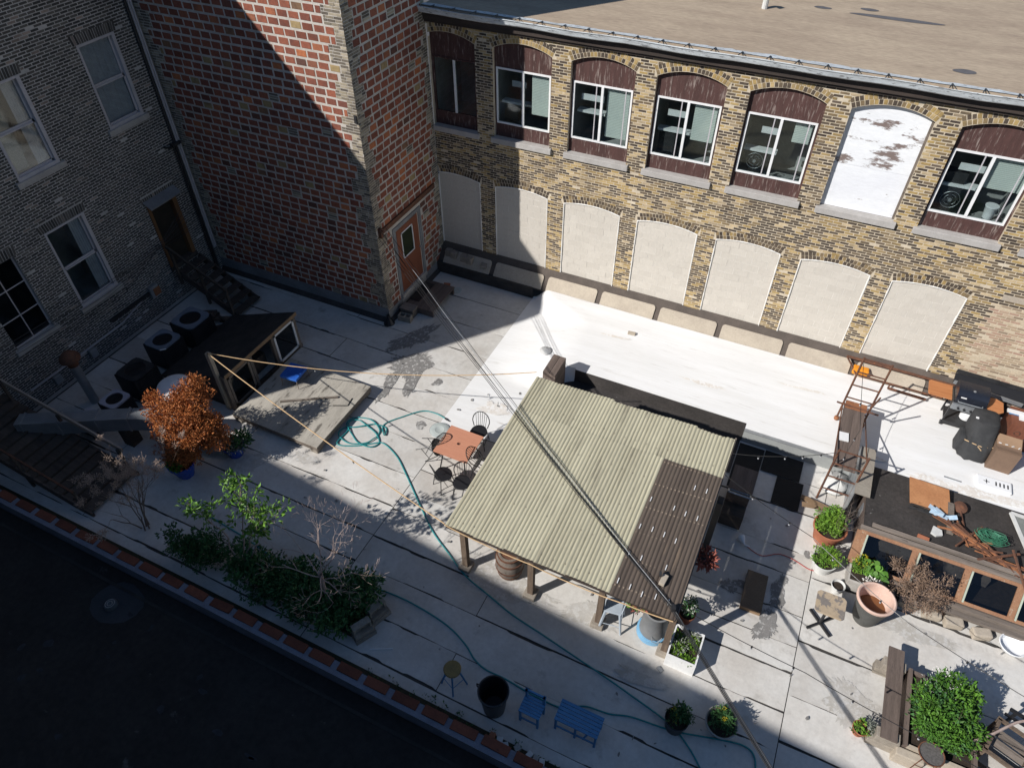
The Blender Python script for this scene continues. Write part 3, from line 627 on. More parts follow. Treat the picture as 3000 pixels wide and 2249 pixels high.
# ================================================================ GREY BRICK BUILDING (left)
XL=-16.65; ML=T3((XL,0,0),pi/2); gb=thing('brick_building','sooty grey brick building with tall sash windows in deep shade','building',(XL,8,0))
HL=12.5; YL0,YL1=2.3,13.1
WL=[(11.2,12.3,5.4,7.44),(8.5,9.62,5.28,7.34),(8.42,9.58,1.70,3.95),(6.5,7.55,1.74,3.86),(6.3,7.4,5.28,7.34)]; DL=(11.30,12.30,1.15,3.2)
holes=WL+[DL]
def solidL(z):
    iv=[(YL0,YL1)]
    for h in holes:
        if h[2]-.02<z<h[3]+(.0):
            nv=[]
            for a,b in iv:
                if h[1]<=a or h[0]>=b: nv.append((a,b)); continue
                if h[0]>a: nv.append((a,h[0]))
                if h[1]<b: nv.append((h[1],b))
            iv=nv
    for h in holes:
        if h[3]<=z<h[3]+.24:
            nv=[]
            for a,b in iv:
                if h[1]+.1<=a or h[0]-.1>=b: nv.append((a,b)); continue
                if h[0]-.1>a: nv.append((a,h[0]-.1))
                if h[1]+.1<b: nv.append((h[1]+.1,b))
            iv=nv
    return iv
rl=random.Random(77)
rowsL=[q for q in courses(.1,9.6,solidL,.19,.049,.0185,rl) if q[0]>4.5]
ys=sorted(set([YL0,YL1]+[h[0] for h in holes]+[h[1] for h in holes])); cols=[]
for a,b in zip(ys[:-1],ys[1:]):
    m_=(a+b)/2; hs=sorted([(h[2],h[3]) for h in holes if h[0]<m_<h[1]]); iv=[];z=-.3
    for p,q in hs: iv.append((z,z,p,p)); z=q
    iv.append((z,z,HL,HL)); cols.append((a,b,iv))
gw=column_wall(cols,ML,'wall',M_mortg,gb)
for q in ([(XL-.003,YL0,-.3),(XL-14,YL0,-.3),(XL-14,YL0,HL),(XL,YL0,HL)],[(XL-14,YL0,-.3),(XL-14,30,-.3),(XL-14,30,HL),(XL-14,YL0,HL)],[(XL,13.1,7),(XL,30,7),(XL,30,HL),(XL,13.1,HL)]): MB().poly(q).build('end_wall',M_mortg,gb)
MB().box(XL-14,XL+.004,YL0-.004,30,HL,HL+.02).build('roof',M_tar,gb)
wallbricks(rowsL,ML,pi/2,gw,M_brickL,.19,.049)
mb=MB()
for h in holes:
    n=int((h[1]-h[0]+.2)/.068)
    for i in range(n):
        u=h[0]-.1+(h[1]-h[0]+.2)*(i+.5)/n; ti=(u-(h[0]+h[1])/2)*.22
        mb.box(-.027,.027,-.006,.012,-.108,.108,rl.random(),ML@T3((u,rl.gauss(0,.002),h[3]+.115),0,0,ti))
stuff(mb.build('lintel_bricks',M_brickL,gw))
def dL(a): return XL-a
for i,(a,b,c,d) in enumerate(WL):
    mb=MB(); y=.16
    mb.poly([(XL-.006,a,c),(XL-y,a,c),(XL-y,a,d),(XL-.006,a,d)]).poly([(XL-y,b,c),(XL-.006,b,c),(XL-.006,b,d),(XL-y,b,d)]).poly([(XL-.006,a,d),(XL-y,a,d),(XL-y,b,d),(XL-.006,b,d)]).poly([(XL-.006,a,c),(XL-.006,b,c),(XL-y,b,c),(XL-y,a,c)])
    mb.build('reveal',M_mortg,gw)
    MB().box(XL-.16,XL+.07,a-.1,b+.1,c-.13,c+.01).build('sill',M_sill,gb,bevel=.01)
    if i==3:   # metal multi-pane window set deep
        t=.035; mb=MB(); x0,x1=XL-.13,XL-.10
        mb.box(x0,x1,a,b,c,c+t).box(x0,x1,a,b,d-t,d).box(x0,x1,a,a+t,c,d).box(x0,x1,b-t,b,c,d); wn=mb.build('window',M_casing,gb,label='metal window divided into small panes')
        for j in range(1,3): MB().box(x0,x1,a+t,b-t,c+(d-c)*j/3-.012,c+(d-c)*j/3+.012).build('glazing_bar',M_casing,wn)
        MB().box(x0-.002,x1+.002,(a+b)/2-.012,(a+b)/2+.012,c+t,d-t).build('glazing_bar',M_casing,wn)
        for p in range(2):
            for q in range(3):
                ya=a+t if p==0 else (a+b)/2+.012; yb_=(a+b)/2-.012 if p==0 else b-t; za=c+(d-c)*q/3+.014; zb_=c+(d-c)*(q+1)/3-.014
                MB().box(XL-.118,XL-.114,ya,yb_,za,zb_).build('pane',M_glassd,wn)
    else:
        t=.09; mb=MB(); x0,x1=XL-.10,XL+.012
        mb.box(x0,x1,a,a+t*.6,c,d).box(x0,x1,b-t,b,c,d).box(x0,x1,a+t*.6,b-t,d-.05,d).box(x0,x1,a+t*.6,b-t,c,c+.09); wn=mb.build('window',M_casing,gb)
        zm=(c+d)/2+.02; a2,b2=a+t*.6,b-t
        for (p,q,xo) in ((c+.09,zm,-.05),(zm,d-.05,-.08)):
            mb=MB(); X=XL+xo; s=.045; mb.box(X-.03,X,a2,b2,p,p+s).box(X-.03,X,a2,b2,q-s*.8,q).box(X-.03,X,a2,a2+s,p,q).box(X-.03,X,b2-s,b2,p,q); sa=mb.build('sash',M_casing,wn)
            MB().box(XL+xo-.02,XL+xo-.016,a2+s,b2-s,p+s,q-s*.8).build('pane',M_glass,wn)
        mb=MB(); n=16
        cm=mat('grey_lace_curtain',(.55,.55,.60),(.46,.46,.52),scale=6,fine=.1,bump=0)
        ya,yb_=(a2+.02,b2-.02) if i in (0,) else (b2-.35,b2-.02)
        pts=[(XL-.13+.012*sin(k*2.1),ya+(yb_-ya)*k/n) for k in range(n+1)]
        mb.add([(x,y_,c+.1) for x,y_ in pts]+[(x,y_,d-.06) for x,y_ in pts],[(k,k+1,n+2+k,n+1+k) for k in range(n)]); mb.build('curtain',cm,wn)
        if i==1: MB().box(XL-.3,XL-.29,a2,a2+.5,c+.1,d-.3).build('shade',mat('cream_panel',(.45,.42,.38),None,scale=2,bump=0),wn)  # flat cream panel behind the lower left part of this window
    mb=MB(); x0,x1=XL-1.2,XL-.17
    mb.poly([(x0,a,c),(x0,b,c),(x0,b,d),(x0,a,d)]).poly([(x0,a,c),(x0,a,d),(x1,a,d),(x1,a,c)]).poly([(x0,b,d),(x0,b,c),(x1,b,c),(x1,b,d)]).poly([(x0,a,d),(x0,b,d),(x1,b,d),(x1,a,d)]).poly([(x0,b,c),(x0,a,c),(x1,a,c),(x1,b,c)]); mb.build('room_lining',M_room,wn)
a,b,c,d=DL
mb=MB(); mb.box(XL-.2,XL+.03,a,a+.09,c,d).box(XL-.2,XL+.03,b-.14,b,c,d).box(XL-.2,XL+.03,a+.09,b-.14,d-.12,d); df=mb.build('door_frame',mat('rust_wood_frame',(.20,.10,.045),(.14,.07,.035),scale=3,st=(1,1,.4)),gb)
MB().box(XL-.19,XL-.14,a+.09,b-.14,c,d-.12).build('door',mat('black_old_door',(.03,.025,.02),(.045,.035,.025),scale=3),gb)
MB().box(XL-.25,XL+.06,a-.02,b+.02,c-.1,c+.012).build('threshold',M_dwood,gb)
mb=MB(); mb.add([(XL,a-.06,d+.13),(XL,b+.06,d+.13),(XL+.26,b+.06,d-.02),(XL+.26,a-.06,d-.02),(XL,a-.06,d+.09),(XL,b+.06,d+.09),(XL+.26,b+.06,d-.06),(XL+.26,a-.06,d-.06)],[(0,3,2,1),(4,5,6,7),(3,7,6,2),(0,4,7,3),(1,2,6,5)]); mb.build('door_canopy',M_stucco,gb)
for k,(y,r_) in enumerate(((12.86,.035),(12.95,.028),(13.02,.028),(12.78,.022))):
    z0=(.2,.9,.9,.4)[k]; z1=(9,9,9,4.3)[k]
    MB().tube([(XL+.06,y,z0),(XL+.06,y,z1)],r_,8).build('drainpipe' if k==0 else 'conduit',M_dark if k in(0,3) else M_casing,gb)
MB().tube([(XL+.06,12.78,4.3),(XL+.08,12.6,4.33),(XL+.1,12.45,4.42)],.03,6).ob((XL+.08,12.86,4.35),(.12,.3,.08)).build('pipe_offset',M_dark,gb)
MB().tube([(XL+.03,6.2,.62),(XL+.03,7.6,.6),(XL+.03,9.2,.63),(XL+.03,10.4,.95)],.02,6).build('wall_conduit',M_casing,gb)
MB().box(XL,XL+.07,8.9,10.4,.86,.95).build('cable_tray',M_dark,gb)
for (y,z,s) in ((8.05,.33,.2),(6.9,.33,.2),(10.45,.72,.3)): MB().box(XL,XL+.12,y-s/2,y+s/2,z,z+s*1.2).build('electrical_box',M_galv,gb,bevel=.01)
mb=MB(); mb.box(XL+.12,XL+.135,10.4,10.62,.76,1.0); mb.build('rusty_panel',M_rust,gb)
# ================================================================ building behind the viewpoint (casts the foreground shade)
mb=MB(); m_=T3((-12.6,-5.75,0),-.089); mb.box(-40,32,-18,0,-9,12.0,0,m_)
bb=tag(mb.build('office_block',M_brickL),'tall plain brick block behind the viewpoint whose shade covers the foreground','building')
# ================================================================ THINGS ON THE DECK, left side
def condenser(label,loc,s,h,topm,hubm,group='air conditioning units in the shaded corner'):
    t=thing('air_conditioner',label,'air conditioner',loc,0,group); a=s/2; r=a*.72
    mb=MB(); mb.box(-a+.02,a-.02,-a+.02,a-.02,.06,h-.03); mb.build('core',M_blk,t,local=True)
    for k in range(4):
        mb=MB(); M=Matrix.Rotation(k*pi/2,4,'Z'); n=int((h-.12)/.05)
        for i in range(n): mb.box(-a+.03,a-.03,-a,-a+.018,.08+i*.05,.11+i*.05,0,M)
        stuff(mb.build('louvres',M_dark,t,local=True))
    mb=MB()
    for x in (-a,a-.04):
        for y in (-a,a-.04): mb.box(x,x+.04,y,y+.04,0,h-.03)
    for k in range(4): pass
    stuff(mb.build('corner_posts',M_dark,t,local=True))
    mb=MB(); n=32; o=[];i_=[]
    for k in range(n):
        an=2*pi*k/n; c,s_=cos(an),sin(an); q=min(1/max(abs(c),1e-6),1/max(abs(s_),1e-6)); q=min(q,1.28); o.append((a*c*q,a*s_*q)); i_.append((r*c,r*s_))
    V=[(x,y,h) for x,y in o]+[(x,y,h) for x,y in i_]+[(x,y,h-.04) for x,y in o]+[(x,y,h-.10) for x,y in i_]
    mb.add(V,[(k,(k+1)%n,n+(k+1)%n,n+k) for k in range(n)]+[(2*n+k,2*n+(k+1)%n,(k+1)%n,k) for k in range(n)]+[(n+k,n+(k+1)%n,3*n+(k+1)%n,3*n+k) for k in range(n)]); mb.build('top_panel',topm,t,local=True,smooth=True)
    mb=MB()
    for q in (.35,.6,.85,.99): mb.tube([(r*q*cos(2*pi*k/20),r*q*sin(2*pi*k/20),h-.01) for k in range(21)],.004,4,False)
    for k in range(6): mb.bar((0,0,h-.01),(r*cos(k*pi/3),r*sin(k*pi/3),h-.01),.006)
    mb.build('fan_guard',M_dark,t,local=True)
    MB().lathe([(.0,h-.12),(.09,h-.12),(.1,h-.08),(.05,h-.05),(0,h-.05)],n=12).build('fan_hub',hubm,t,local=True,smooth=True)
    for k in range(3): MB().ob((r*.5*cos(k*2.1),r*.5*sin(k*2.1),h-.12),(r*.75,.16,.008),k*2.1,.4).build('fan_blade',M_dark,t,local=True)
    return t
M_acg=mat('ac_slate_paint',(.19,.22,.27),(.15,.18,.22),scale=4,rough=.6,fine=.08); M_acl=mat('ac_lilac_white',(.46,.45,.50),(.4,.39,.44),scale=4,rough=.55,fine=.06)
condenser('large slate grey air conditioner nearest the wooden stair',(-14.8,10.0,0),.80,.85,M_acg,M_acg)
condenser('slate grey air conditioner with a small white label on its rim',(-14.85,9.0,0),.72,.82,M_acg,M_acg)
MB().ob((-14.5,8.68,.835),(.16,.03,.012),.75).build('rim_label',M_wpaint,[o for o in C.objects if o.get('label','').endswith('on its rim')][0])
condenser('black air conditioner between two grey ones, pale object on its fan',(-14.62,7.82,0),.74,.80,M_dark,M_acg)
condenser('small air conditioner with pale lilac square top beside the flue',(-14.55,6.95,0),.58,.55,M_acl,M_acl)
condenser('small pale topped air conditioner half hidden behind the metal duct',(-14.72,6.25,0),.5,.5,M_acl,M_acl)
t=thing('air_conditioner','tall air conditioner with bright white domed lid above the rust coloured tree','air conditioner',(-12.85,7.55,0))
MB().lathe([(.34,0),(.36,.1),(.36,1.0),(.33,1.06)],n=28).build('casing',M_galv,t,local=True,smooth=True); MB().lathe([(.40,1.06),(.42,1.1),(.40,1.2),(.3,1.27),(0,1.31)],n=28).build('lid',M_plwhite,t,local=True,smooth=True)
t=thing('flue_pipe','grey round flue pipe with rusty conical cap by the brick wall','pipe',(-15.55,6.96,0))
MB().lathe([(.11,0),(.11,1.35)],n=14).build('pipe',M_galv,t,local=True,smooth=True); MB().lathe([(.13,1.3),(.14,1.48),(.25,1.5),(.24,1.58),(.1,1.72),(0,1.75)],n=16).build('cap',M_iron,t,local=True,smooth=True)
t=thing('metal_duct','long square galvanised duct lit at the end behind the rust coloured tree','duct',(-14,6.1,0))
a,b,c=Vector((-15.6,5.2,.8)),Vector((-13.3,6.5,.8)),Vector((-12.25,7.02,.72))
MB().bar(a,b,.36,.40).build('duct_run',M_galv,t); MB().bar(b,c,.36,.40).build('duct_end',M_galv,t)
for k in (.05,.37,.7,.98):
    p=a.lerp(b,k); d=(b-a).normalized()*.02; MB().bar(p-d,p+d,.40,.44).build('flange',M_galv,t)
for p in (a.lerp(b,.3),a.lerp(b,.9),b.lerp(c,.8)): MB().box(p.x-.15,p.x+.15,p.y-.15,p.y+.15,0,.6).build('support',M_dwood,t)
# wooden stair to the wall door
t=thing('wooden_stair','dark wooden stair going down from the door in the grey brick wall','stair',(-15.6,11.8,0))
for y in (11.35,12.25): MB().bar((-16.5,y,1.05),(-14.55,y,.0),.05,.24).build('stringer',M_dwood,t)
for k in range(7): MB().ob((-16.3+k*.29,11.8,1.05-k*.152),(.26,.9,.04),var=U(0,1)).build('tread',M_dwood,t)
for x,z in ((-16.4,1.05),(-15.5,.6),(-14.65,.1)): MB().box(x-.035,x+.035,11.26,11.33,max(0,z-.4),z+.85).build('post',M_dwood,t)
MB().bar((-16.5,11.29,1.93),(-14.6,11.29,.95),.06,.09).build('handrail',M_dwood,t)
t=thing('debris_pile','low dark heap of timber scraps at the foot of the stair','debris',(-15.1,10.9,0))
for k in range(9): 
    p=Vector((U(-15.5,-14.4),U(10.75,11.15),U(.03,.2))); MB().ob(p,(U(.3,.7),U(.06,.15),U(.03,.06)),U(0,3),U(-.2,.2),U(-.2,.2)).build('timber_scrap',M_dwood,t)
# cold frame
t=thing('cold_frame','lean-to glazed frame with sloping black roof and white framed panes','cold frame',(-13.2,9.7,0))
mb=MB(); y0,y1=8.3,11.12
mb.add([(-11.93,y0,1.22),(-11.93,y1,1.22),(-14.5,y1,.22),(-14.5,y0,.22),(-11.93,y0,1.16),(-11.93,y1,1.16),(-14.5,y1,.16),(-14.5,y0,.16)],[(0,1,2,3),(7,6,5,4),(0,4,5,1),(1,5,6,2),(2,6,7,3),(3,7,4,0)]); mb.build('roof',M_tar,t)
MB().box(-11.93,-11.91,y0,y1,1.12,1.225).build('fascia',M_yply,t)
for y in (8.32,9.25,10.1,11.02): MB().box(-12.06,-11.96,y-.045,y+.045,0,1.16).build('post',M_wood,t)
MB().box(-12.06,-11.97,8.3,11.1,0,.1).build('sill_plate',M_dwood,t)
for yy in (y1-.02,y0+.02): MB().add([(-12.0,yy,0),(-14.4,yy,0),(-14.4,yy,.18),(-12.0,yy,1.14)],[(0,1,2,3)]).build('end_cheek',M_dwood,t)
for (a,b,mm) in ((10.16,10.97,M_wpaint),(8.38,9.18,M_wood)):
    mb=MB(); s=.06; mb.box(-12.0,-11.955,a,b,.1,.1+s).box(-12.0,-11.955,a,b,1.0,1.0+s).box(-12.0,-11.955,a,a+s,.1,1.06).box(-12.0,-11.955,b-s,b,.1,1.06); f=mb.build('window_frame',mm,t); MB().box(-11.985,-11.98,a+s,b-s,.1+s,1.0).build('pane',M_glassd,f)
MB().box(-13.4,-12.3,9.3,10.0,.05,.5).build('bench_inside',M_dwood,t)
# plywood platform
t=thing('plywood_platform','low weathered pale plywood platform beside the cold frame','platform',(-10.4,9.2,0))
for (a,b,c,d) in ((-11.75,-10.35,8.0,10.33),(-10.345,-9.12,8.0,10.33)): MB().box(a,b,c,d,.225,.25).build('plywood_sheet',M_ply,t)
for (p,q) in (((-11.75,8.03,.16),(-9.12,8.03,.16)),((-11.75,10.3,.16),(-9.12,10.3,.16)),((-9.15,8.0,.16),(-9.15,10.33,.16)),((-11.7,8.0,.16),(-11.7,10.33,.16))): MB().bar(p,q,.05,.13).build('edge_joist',M_wood,t)
for x,y in ((-9.25,8.1),(-11.6,8.1),(-9.25,10.2),(-10.4,9.2)): MB().box(x-.1,x+.1,y-.1,y+.1,0,.1).build('block_foot',M_blockc,t)
tag(MB().bar((-10.9,8.85,.275),(-9.65,9.62,.275),.05,.04).build('timber_batten',M_wood),'thin timber batten lying across the plywood platform','timber')
tag(MB().bar((-9.25,9.48,.262),(-9.6,9.32,.262),.016).bar((-9.25,9.48,.262),(-9.3,9.75,.262),.016).build('bent_rod',M_blk),'bent black rod lying on the plywood platform edge','rod')
t=thing('metal_table','small bright blue rusty metal table on thin legs','table',(-11.03,9.67,.25),.1)
MB().box(-.25,.25,-.27,.27,.33,.35).build('table_top',mat('cobalt_enamel',(.02,.10,.45),(.03,.14,.5),(.42,.38,.2),t3=.68,scale=3,rough=.45),t,local=True,bevel=.008)
for x in (-.22,.22):
    for y in (-.24,.24): MB().tube([(x,y,.34),(x*1.12,y*1.12,0)],[.018,.008],6).build('leg',M_wood,t,local=True)
mb=MB(); mb.box(-.24,.24,-.265,-.255,.27,.33).box(-.24,.24,.255,.265,.27,.33).box(-.245,-.235,-.26,.26,.27,.33).box(.235,.245,-.26,.26,.27,.33); mb.build('apron',mat('cobalt_enamel',(0,0,0)),t,local=True)
t=thing('wooden_pole','weathered square pole holding up the rope lights at the cold frame corner','pole',(-12.15,8.28,0)); MB().box(-.05,.05,-.05,.05,0,1.93).build('shaft',mat('pale_pole_wood',(.42,.37,.29),(.33,.28,.22),scale=3,st=(5,5,.4),fine=.2),t,local=True); MB().tube([(0,0,1.93),(.05,-.03,1.99)],.012,5).build('hook',M_iron,t,local=True)
# boardwalk
t=thing('wooden_steps','long shallow wooden steps with handrail beside the parapet','steps',(-14.6,5.0,0))
n=15
for k in range(n):
    x=-16.5+k*.265; z=1.0-k*.062; MB().ob((x,4.98,z),(.255,1.35,.035),0,U(-.01,.01),.02,U(0,1)).build('plank',M_dwood,t)
    MB().box(x+.09,x+.12,4.35,5.6,z-.06,z-.02).build('riser',M_dwood,t)
for y in (4.33,5.63): MB().bar((-16.6,y,.9),(-12.6,y,.02),.05,.22).build('stringer',M_dwood,t)
M_rail=mat('pale_handrail',(.40,.33,.27),(.30,.245,.20),scale=3,st=(.4,4,4),fine=.2)
MB().bar((-17,5.66,1.72),(-12.75,5.66,.82),.045,.14).build('handrail',M_rail,t); MB().bar((-17,4.3,1.75),(-12.75,4.3,.85),.04,.05).build('handrail',M_iron,t)
for x,z in ((-16.3,1.57),(-14.6,1.2),(-12.85,.84)):
    for y in (5.62,4.34): MB().box(x-.035,x+.035,y-.03,y+.03,0,z).build('post',M_dwood,t)
# ---------------------------------------------------------------- pots helper
def pot(t,prof,m,n=22,soil=None,local=True,soilm=None,dz=.05):
    o=MB().lathe(prof,n=n).build('pot',m,t,local=local,smooth=True)
    if soil: MB().lathe([(soil[0],soil[1]),(0,soil[1]+.01)],n=16).build('soil',soilm or M_soil,t,local=local)
def potprof(rb,rt,h,th=.02): return [(rb,0),(rt*.98,h*.86),(rt*1.06,h*.87),(rt*1.08,h),(rt*1.02,h+.006),(rt*.96,h-.01),(rt*.93,h*.8),(rb*.9,h*.35)]
ro=random.Random(4)
t=thing('potted_tree','rust orange leaved small tree in a glazed blue pot','potted tree',(-11.6,6.15,0))
pot(t,potprof(.18,.30,.45),M_bluepot,soil=(.27,.38))
mb=MB();tips=[]
for k in range(5): branchy(mb,(ro.gauss(0,.05),ro.gauss(0,.05),.38),(ro.gauss(0,.22),ro.gauss(.14,.2),1),.55,.022,3,ro,tips,.45,.4,(2,3),4,.7)
mb.build('branches',M_bark,t,local=True)
mb=MB(); B=[]
for (x,y,z,rx,n) in [(.02,.1,.75,.45,1500),(.0,.3,1.15,.55,2300),(-.12,.55,1.5,.52,2300),(.1,.85,1.75,.42,1500),(.05,1.0,2.08,.26,700),(-.5,.4,1.45,.32,700),(.34,.5,1.25,.46,1900),(.46,.7,1.0,.40,1600),(-.05,-.05,.55,.3,500),(-.85,.62,1.55,.2,330),(.5,.75,1.4,.28,600)]: B.append(((x,y,z),(rx,rx*.9,rx*.8),n))
B=[((c[0]*1.15,c[1],c[2]),(rad[0]*1.2,rad[1]*1.15,rad[2]*1.08),int(n*1.25)) for c,rad,n in B]
for (c,rad,n) in B:
    for _ in range(max(4,n//34)):
        d=Vector((ro.gauss(0,1),ro.gauss(0,1),ro.gauss(0,1))).normalized(); q=Vector(c)+Vector((d.x*rad[0],d.y*rad[1],d.z*rad[2]))*ro.uniform(.35,1); leaves(mb,[(q,.115,48)],.055,rnd=ro)
mb.build('crown',M_lfo,t,local=True)
mb=MB(); leaves(mb,[((.05,-.2,.55),(.2,.12,.1),160)],.08,rnd=ro); mb.build('low_leaves',M_lf,t,local=True)
t=thing('potted_plant','silvery plant in a second dark blue pot behind the rust coloured tree','potted plant',(-10.95,7.15,0))
pot(t,potprof(.17,.25,.36),M_bluepot,soil=(.22,.30)); mb=MB(); leaves(mb,[((.1,-.05,.45),(.28,.22,.18),420)],.07,rnd=ro); mb.build('silver_leaves',M_lfg,t,local=True); mb=MB(); leaves(mb,[((.2,.12,.5),(.22,.2,.16),260)],.1,rnd=ro); mb.build('green_leaves',M_lfd,t,local=True)
t=thing('concrete_pipe','pale concrete pipe lying behind the rust coloured tree','pipe',(-11.9,6.75,0)); mb=MB(); mb.tube([(-.75,-.1,.12),(.75,.3,.12)],.12,10); mb.build('pipe_length',M_conc,t,local=True)
# dried shrub by steps
def shrubdry(name,label,loc,seed,n,h,m1,m2,spread=.5,lean=(0,0),tip=40,rad=.016,depth=3):
    r=random.Random(seed); t=thing(name,label,'shrub',loc); mb=MB(); tips=[]
    for k in range(n): branchy(mb,(r.gauss(0,.06),r.gauss(0,.06),0),(r.gauss(lean[0],.3),r.gauss(lean[1],.3),1),h*.42,rad,depth,r,tips,spread,.25,(2,3),4,.68)
    mb.build('branches',m1,t,local=True)
    mb=MB()
    for p,d in tips:
        for _ in range(tip//8): q=p+Vector((r.gauss(0,.05),r.gauss(0,.05),r.gauss(.02,.05))); mb.bar(p-d*.03,q+d*.04,.004)
        leaves(mb,[(p,.07,tip)],.022,rnd=r)
    mb.build('dry_tips',m2,t,local=True); return t
shrubdry('dry_shrub','bare dried shrub with pale feathery tips next to the wooden steps',(-11.3,4.6,0),12,6,2.7,M_bark,mat('pale_seed_tip',(.46,.35,.28),(.36,.27,.22),scale=4,bump=0,var=.25),.42,(.18,.12),60)
# green planting along the parapet
def shrub(label,loc,seed,blobs,size,m,stems=6,h=.6,group=None,name='green_shrub'):
    r=random.Random(seed); t=thing(name,label,'shrub',loc,0,group); mb=MB(); tips=[]
    for k in range(stems): branchy(mb,(r.gauss(0,.12),r.gauss(0,.08),0),(r.gauss(0,.5),r.gauss(0,.4),1),h*.6,.012,2,r,tips,.6)
    mb.build('stems',M_bark,t,local=True); mb=MB()
    for (c,rad,n) in blobs:
        rad=rad if isinstance(rad,tuple) else (rad,)*3
        for _ in range(max(5,n//26)):
            d=Vector((r.gauss(0,1),r.gauss(0,1),r.gauss(0,1))).normalized(); q=Vector(c)+Vector((d.x*rad[0],d.y*rad[1],d.z*rad[2]))*r.uniform(.3,1); leaves(mb,[(q,size*1.3,24)],size,rnd=r)
    mb.build('foliage',m,t,local=True); return t
shrub('round green shrub by the parapet nearest the wooden steps',(-9.75,4.5,0),31,[((0,0,.4),(.8,.42,.4),2400),((.5,.1,.5),(.5,.4,.4),1300)],.07,mat('juniper_leaf',(.05,.13,.04),(.04,.10,.035),scale=3,bump=0,var=.3))
shrub('dark leafy shrub in the middle of the parapet planting',(-7.9,4.6,0),32,[((0,0,.4),(.85,.5,.42),2600),((.5,.3,.4),(.6,.5,.4),1600),((-.7,.2,.35),(.5,.5,.35),900)],.09,M_lfd)
shrub('dense dark shrub under the bare branches near the shed',(-6.35,4.75,0),33,[((0,0,.5),(.95,.65,.5),4200),((-.6,-.2,.45),(.6,.45,.4),1800),((.45,.4,.55),(.5,.5,.45),1500)],.09,M_lfd)
# leafy sapling with lit top
rs2=random.Random(52); t=thing('leafy_sapling','slender sapling whose bright green top leaves stand in the sun','sapling',(-8.5,4.75,0)); mb=MB(); tips=[]
for (dx,dy,h) in ((.12,.18,2.3),(.42,.05,2.1),(-.12,-.1,2.2),(.62,.12,2.0)):
    p=Vector((0,0,.1)); pts=[p]; e=Vector((dx*1.9,dy*2.6,h+.15))
    for k in range(1,9): pts.append(Vector((e.x*(k/8)**1.3,e.y*(k/8)**1.3,.1+e.z*k/8))+Vector((rs2.gauss(0,.03),rs2.gauss(0,.03),0)))
    mb.tube(pts,[.02-.0018*k for k in range(9)],5,False)
    for k in (5,6,7,8):
        for _ in range(2): branchy(mb,pts[k],(rs2.gauss(0,.6),rs2.gauss(0,.5),.7),.26,.006,1,rs2,tips,.5,.3,(2,2),3)
    tips.append((pts[8],Vector((0,0,1))))
mb.build('branches',M_twig,t,local=True); mb=MB()
for p,d in tips: leaves(mb,[(p,(.11,.11,.08),15)],.095,rnd=rs2)
mb.build('crown',mat('sapling_leaf',(.14,.27,.04),(.09,.20,.03),scale=3,bump=0,var=.3,rough=.5),t,local=True)
# bare tree
rb2=random.Random(64); t=thing('bare_tree','leafless grey tree with spreading sunlit twigs over the parapet planting','tree',(-6.35,4.7,0)); mb=MB(); tips=[]
mb.tube([(0,0,0),(.02,.02,.6),(.05,.0,1.15),(.06,.03,1.5)],[.05,.045,.04,.036],7,False)
for (dx,dy,dz) in ((1.0,-.25,.55),(.9,.35,.5),(-1.0,.1,.6),(-.35,.55,.9),(.25,.5,.9),(.5,-.5,.5),(-.6,-.3,.6),(.05,.35,1.1)): branchy(mb,(.05,.02,1.45+rb2.uniform(-.2,.1)),(dx,dy,dz*.5),.78,.014,4,rb2,tips,.5,.1,(2,3),5,.66)
mb.build('trunk',M_twig,t,local=True)
mb=MB()
for p,d in tips: mb.bar(p,p+d*.1+Vector((0,0,.02)),.004)
stuff(mb.build('twig_ends',M_twig,t,local=True))
for (x,y,rz,lb) in ((-5.45,5.05,-.35,'ornate pierced concrete garden block farther from the parapet'),(-5.5,4.6,-.5,'ornate pierced concrete garden block closest to the parapet')):
    t=thing('garden_block',lb,'garden block',(x,y,.12),rz,'pierced concrete blocks edging the planting')
    mb=MB(); mb.box(-.11,.11,-.2,.2,0,.12); mb.build('base',M_blockc,t,local=True,bevel=.01); mb=MB()
    for k in range(2): mb.tube([(.0,-.09+.18*k+.075*cos(a),.22+.075*sin(a)) for a in lin(0,2*pi,15)],.022,6,False)
    mb.box(-.07,.07,-.19,.19,.30,.34); mb.box(-.05,.05,-.19,-.15,.12,.3).box(-.05,.05,.15,.19,.12,.3); mb.build('scrollwork',M_blockc,t,local=True)
    MB().box(-.13,.13,-.22,.22,-.12,0).build('plinth',M_blockc,t,local=True)
tag(MB().box(-.6,.35,-.3,.3,0,.1).build('garden_bed',M_soil),'dark soil bed under the parapet planting','soil').location=(-6.0,4.75,0)
# ================================================================ TABLE AND CHAIRS
t=thing('patio_table','square salmon pink table with umbrella hole','table',(-5.84,9.21,0))
mb=MB(); n=14; h=.035; o=[(-.435,-.44),(.435,-.44),(.435,.44),(-.435,.44)]
ring=[(.028*cos(2*pi*k/16-pi*.75),.028*sin(2*pi*k/16-pi*.75)) for k in range(16)]; outer=[]
for k in range(16):
    a=2*pi*k/16-pi*.75; c,s_=cos(a),sin(a); q=1/max(abs(c),abs(s_)); outer.append((c*q*.435,s_*q*.44))
mb.add([(x,y,.75) for x,y in outer]+[(x,y,.75) for x,y in ring]+[(x,y,.725) for x,y in outer]+[(x,y,.725) for x,y in ring],[(k,(k+1)%16,16+(k+1)%16,16+k) for k in range(16)]+[(32+k,32+(k+1)%16,(k+1)%16,k) for k in range(16)]+[(16+k,16+(k+1)%16,48+(k+1)%16,48+k) for k in range(16)]+[(48+k,48+(k+1)%16,32+(k+1)%16,32+k) for k in range(16)])
mb.build('table_top',M_salmon,t,local=True); mb=MB(); mb.tube([(.034*cos(a),.034*sin(a),.752) for a in lin(0,2*pi,17)],.006,5,False); mb.build('hole_ring',M_blk,t,local=True)
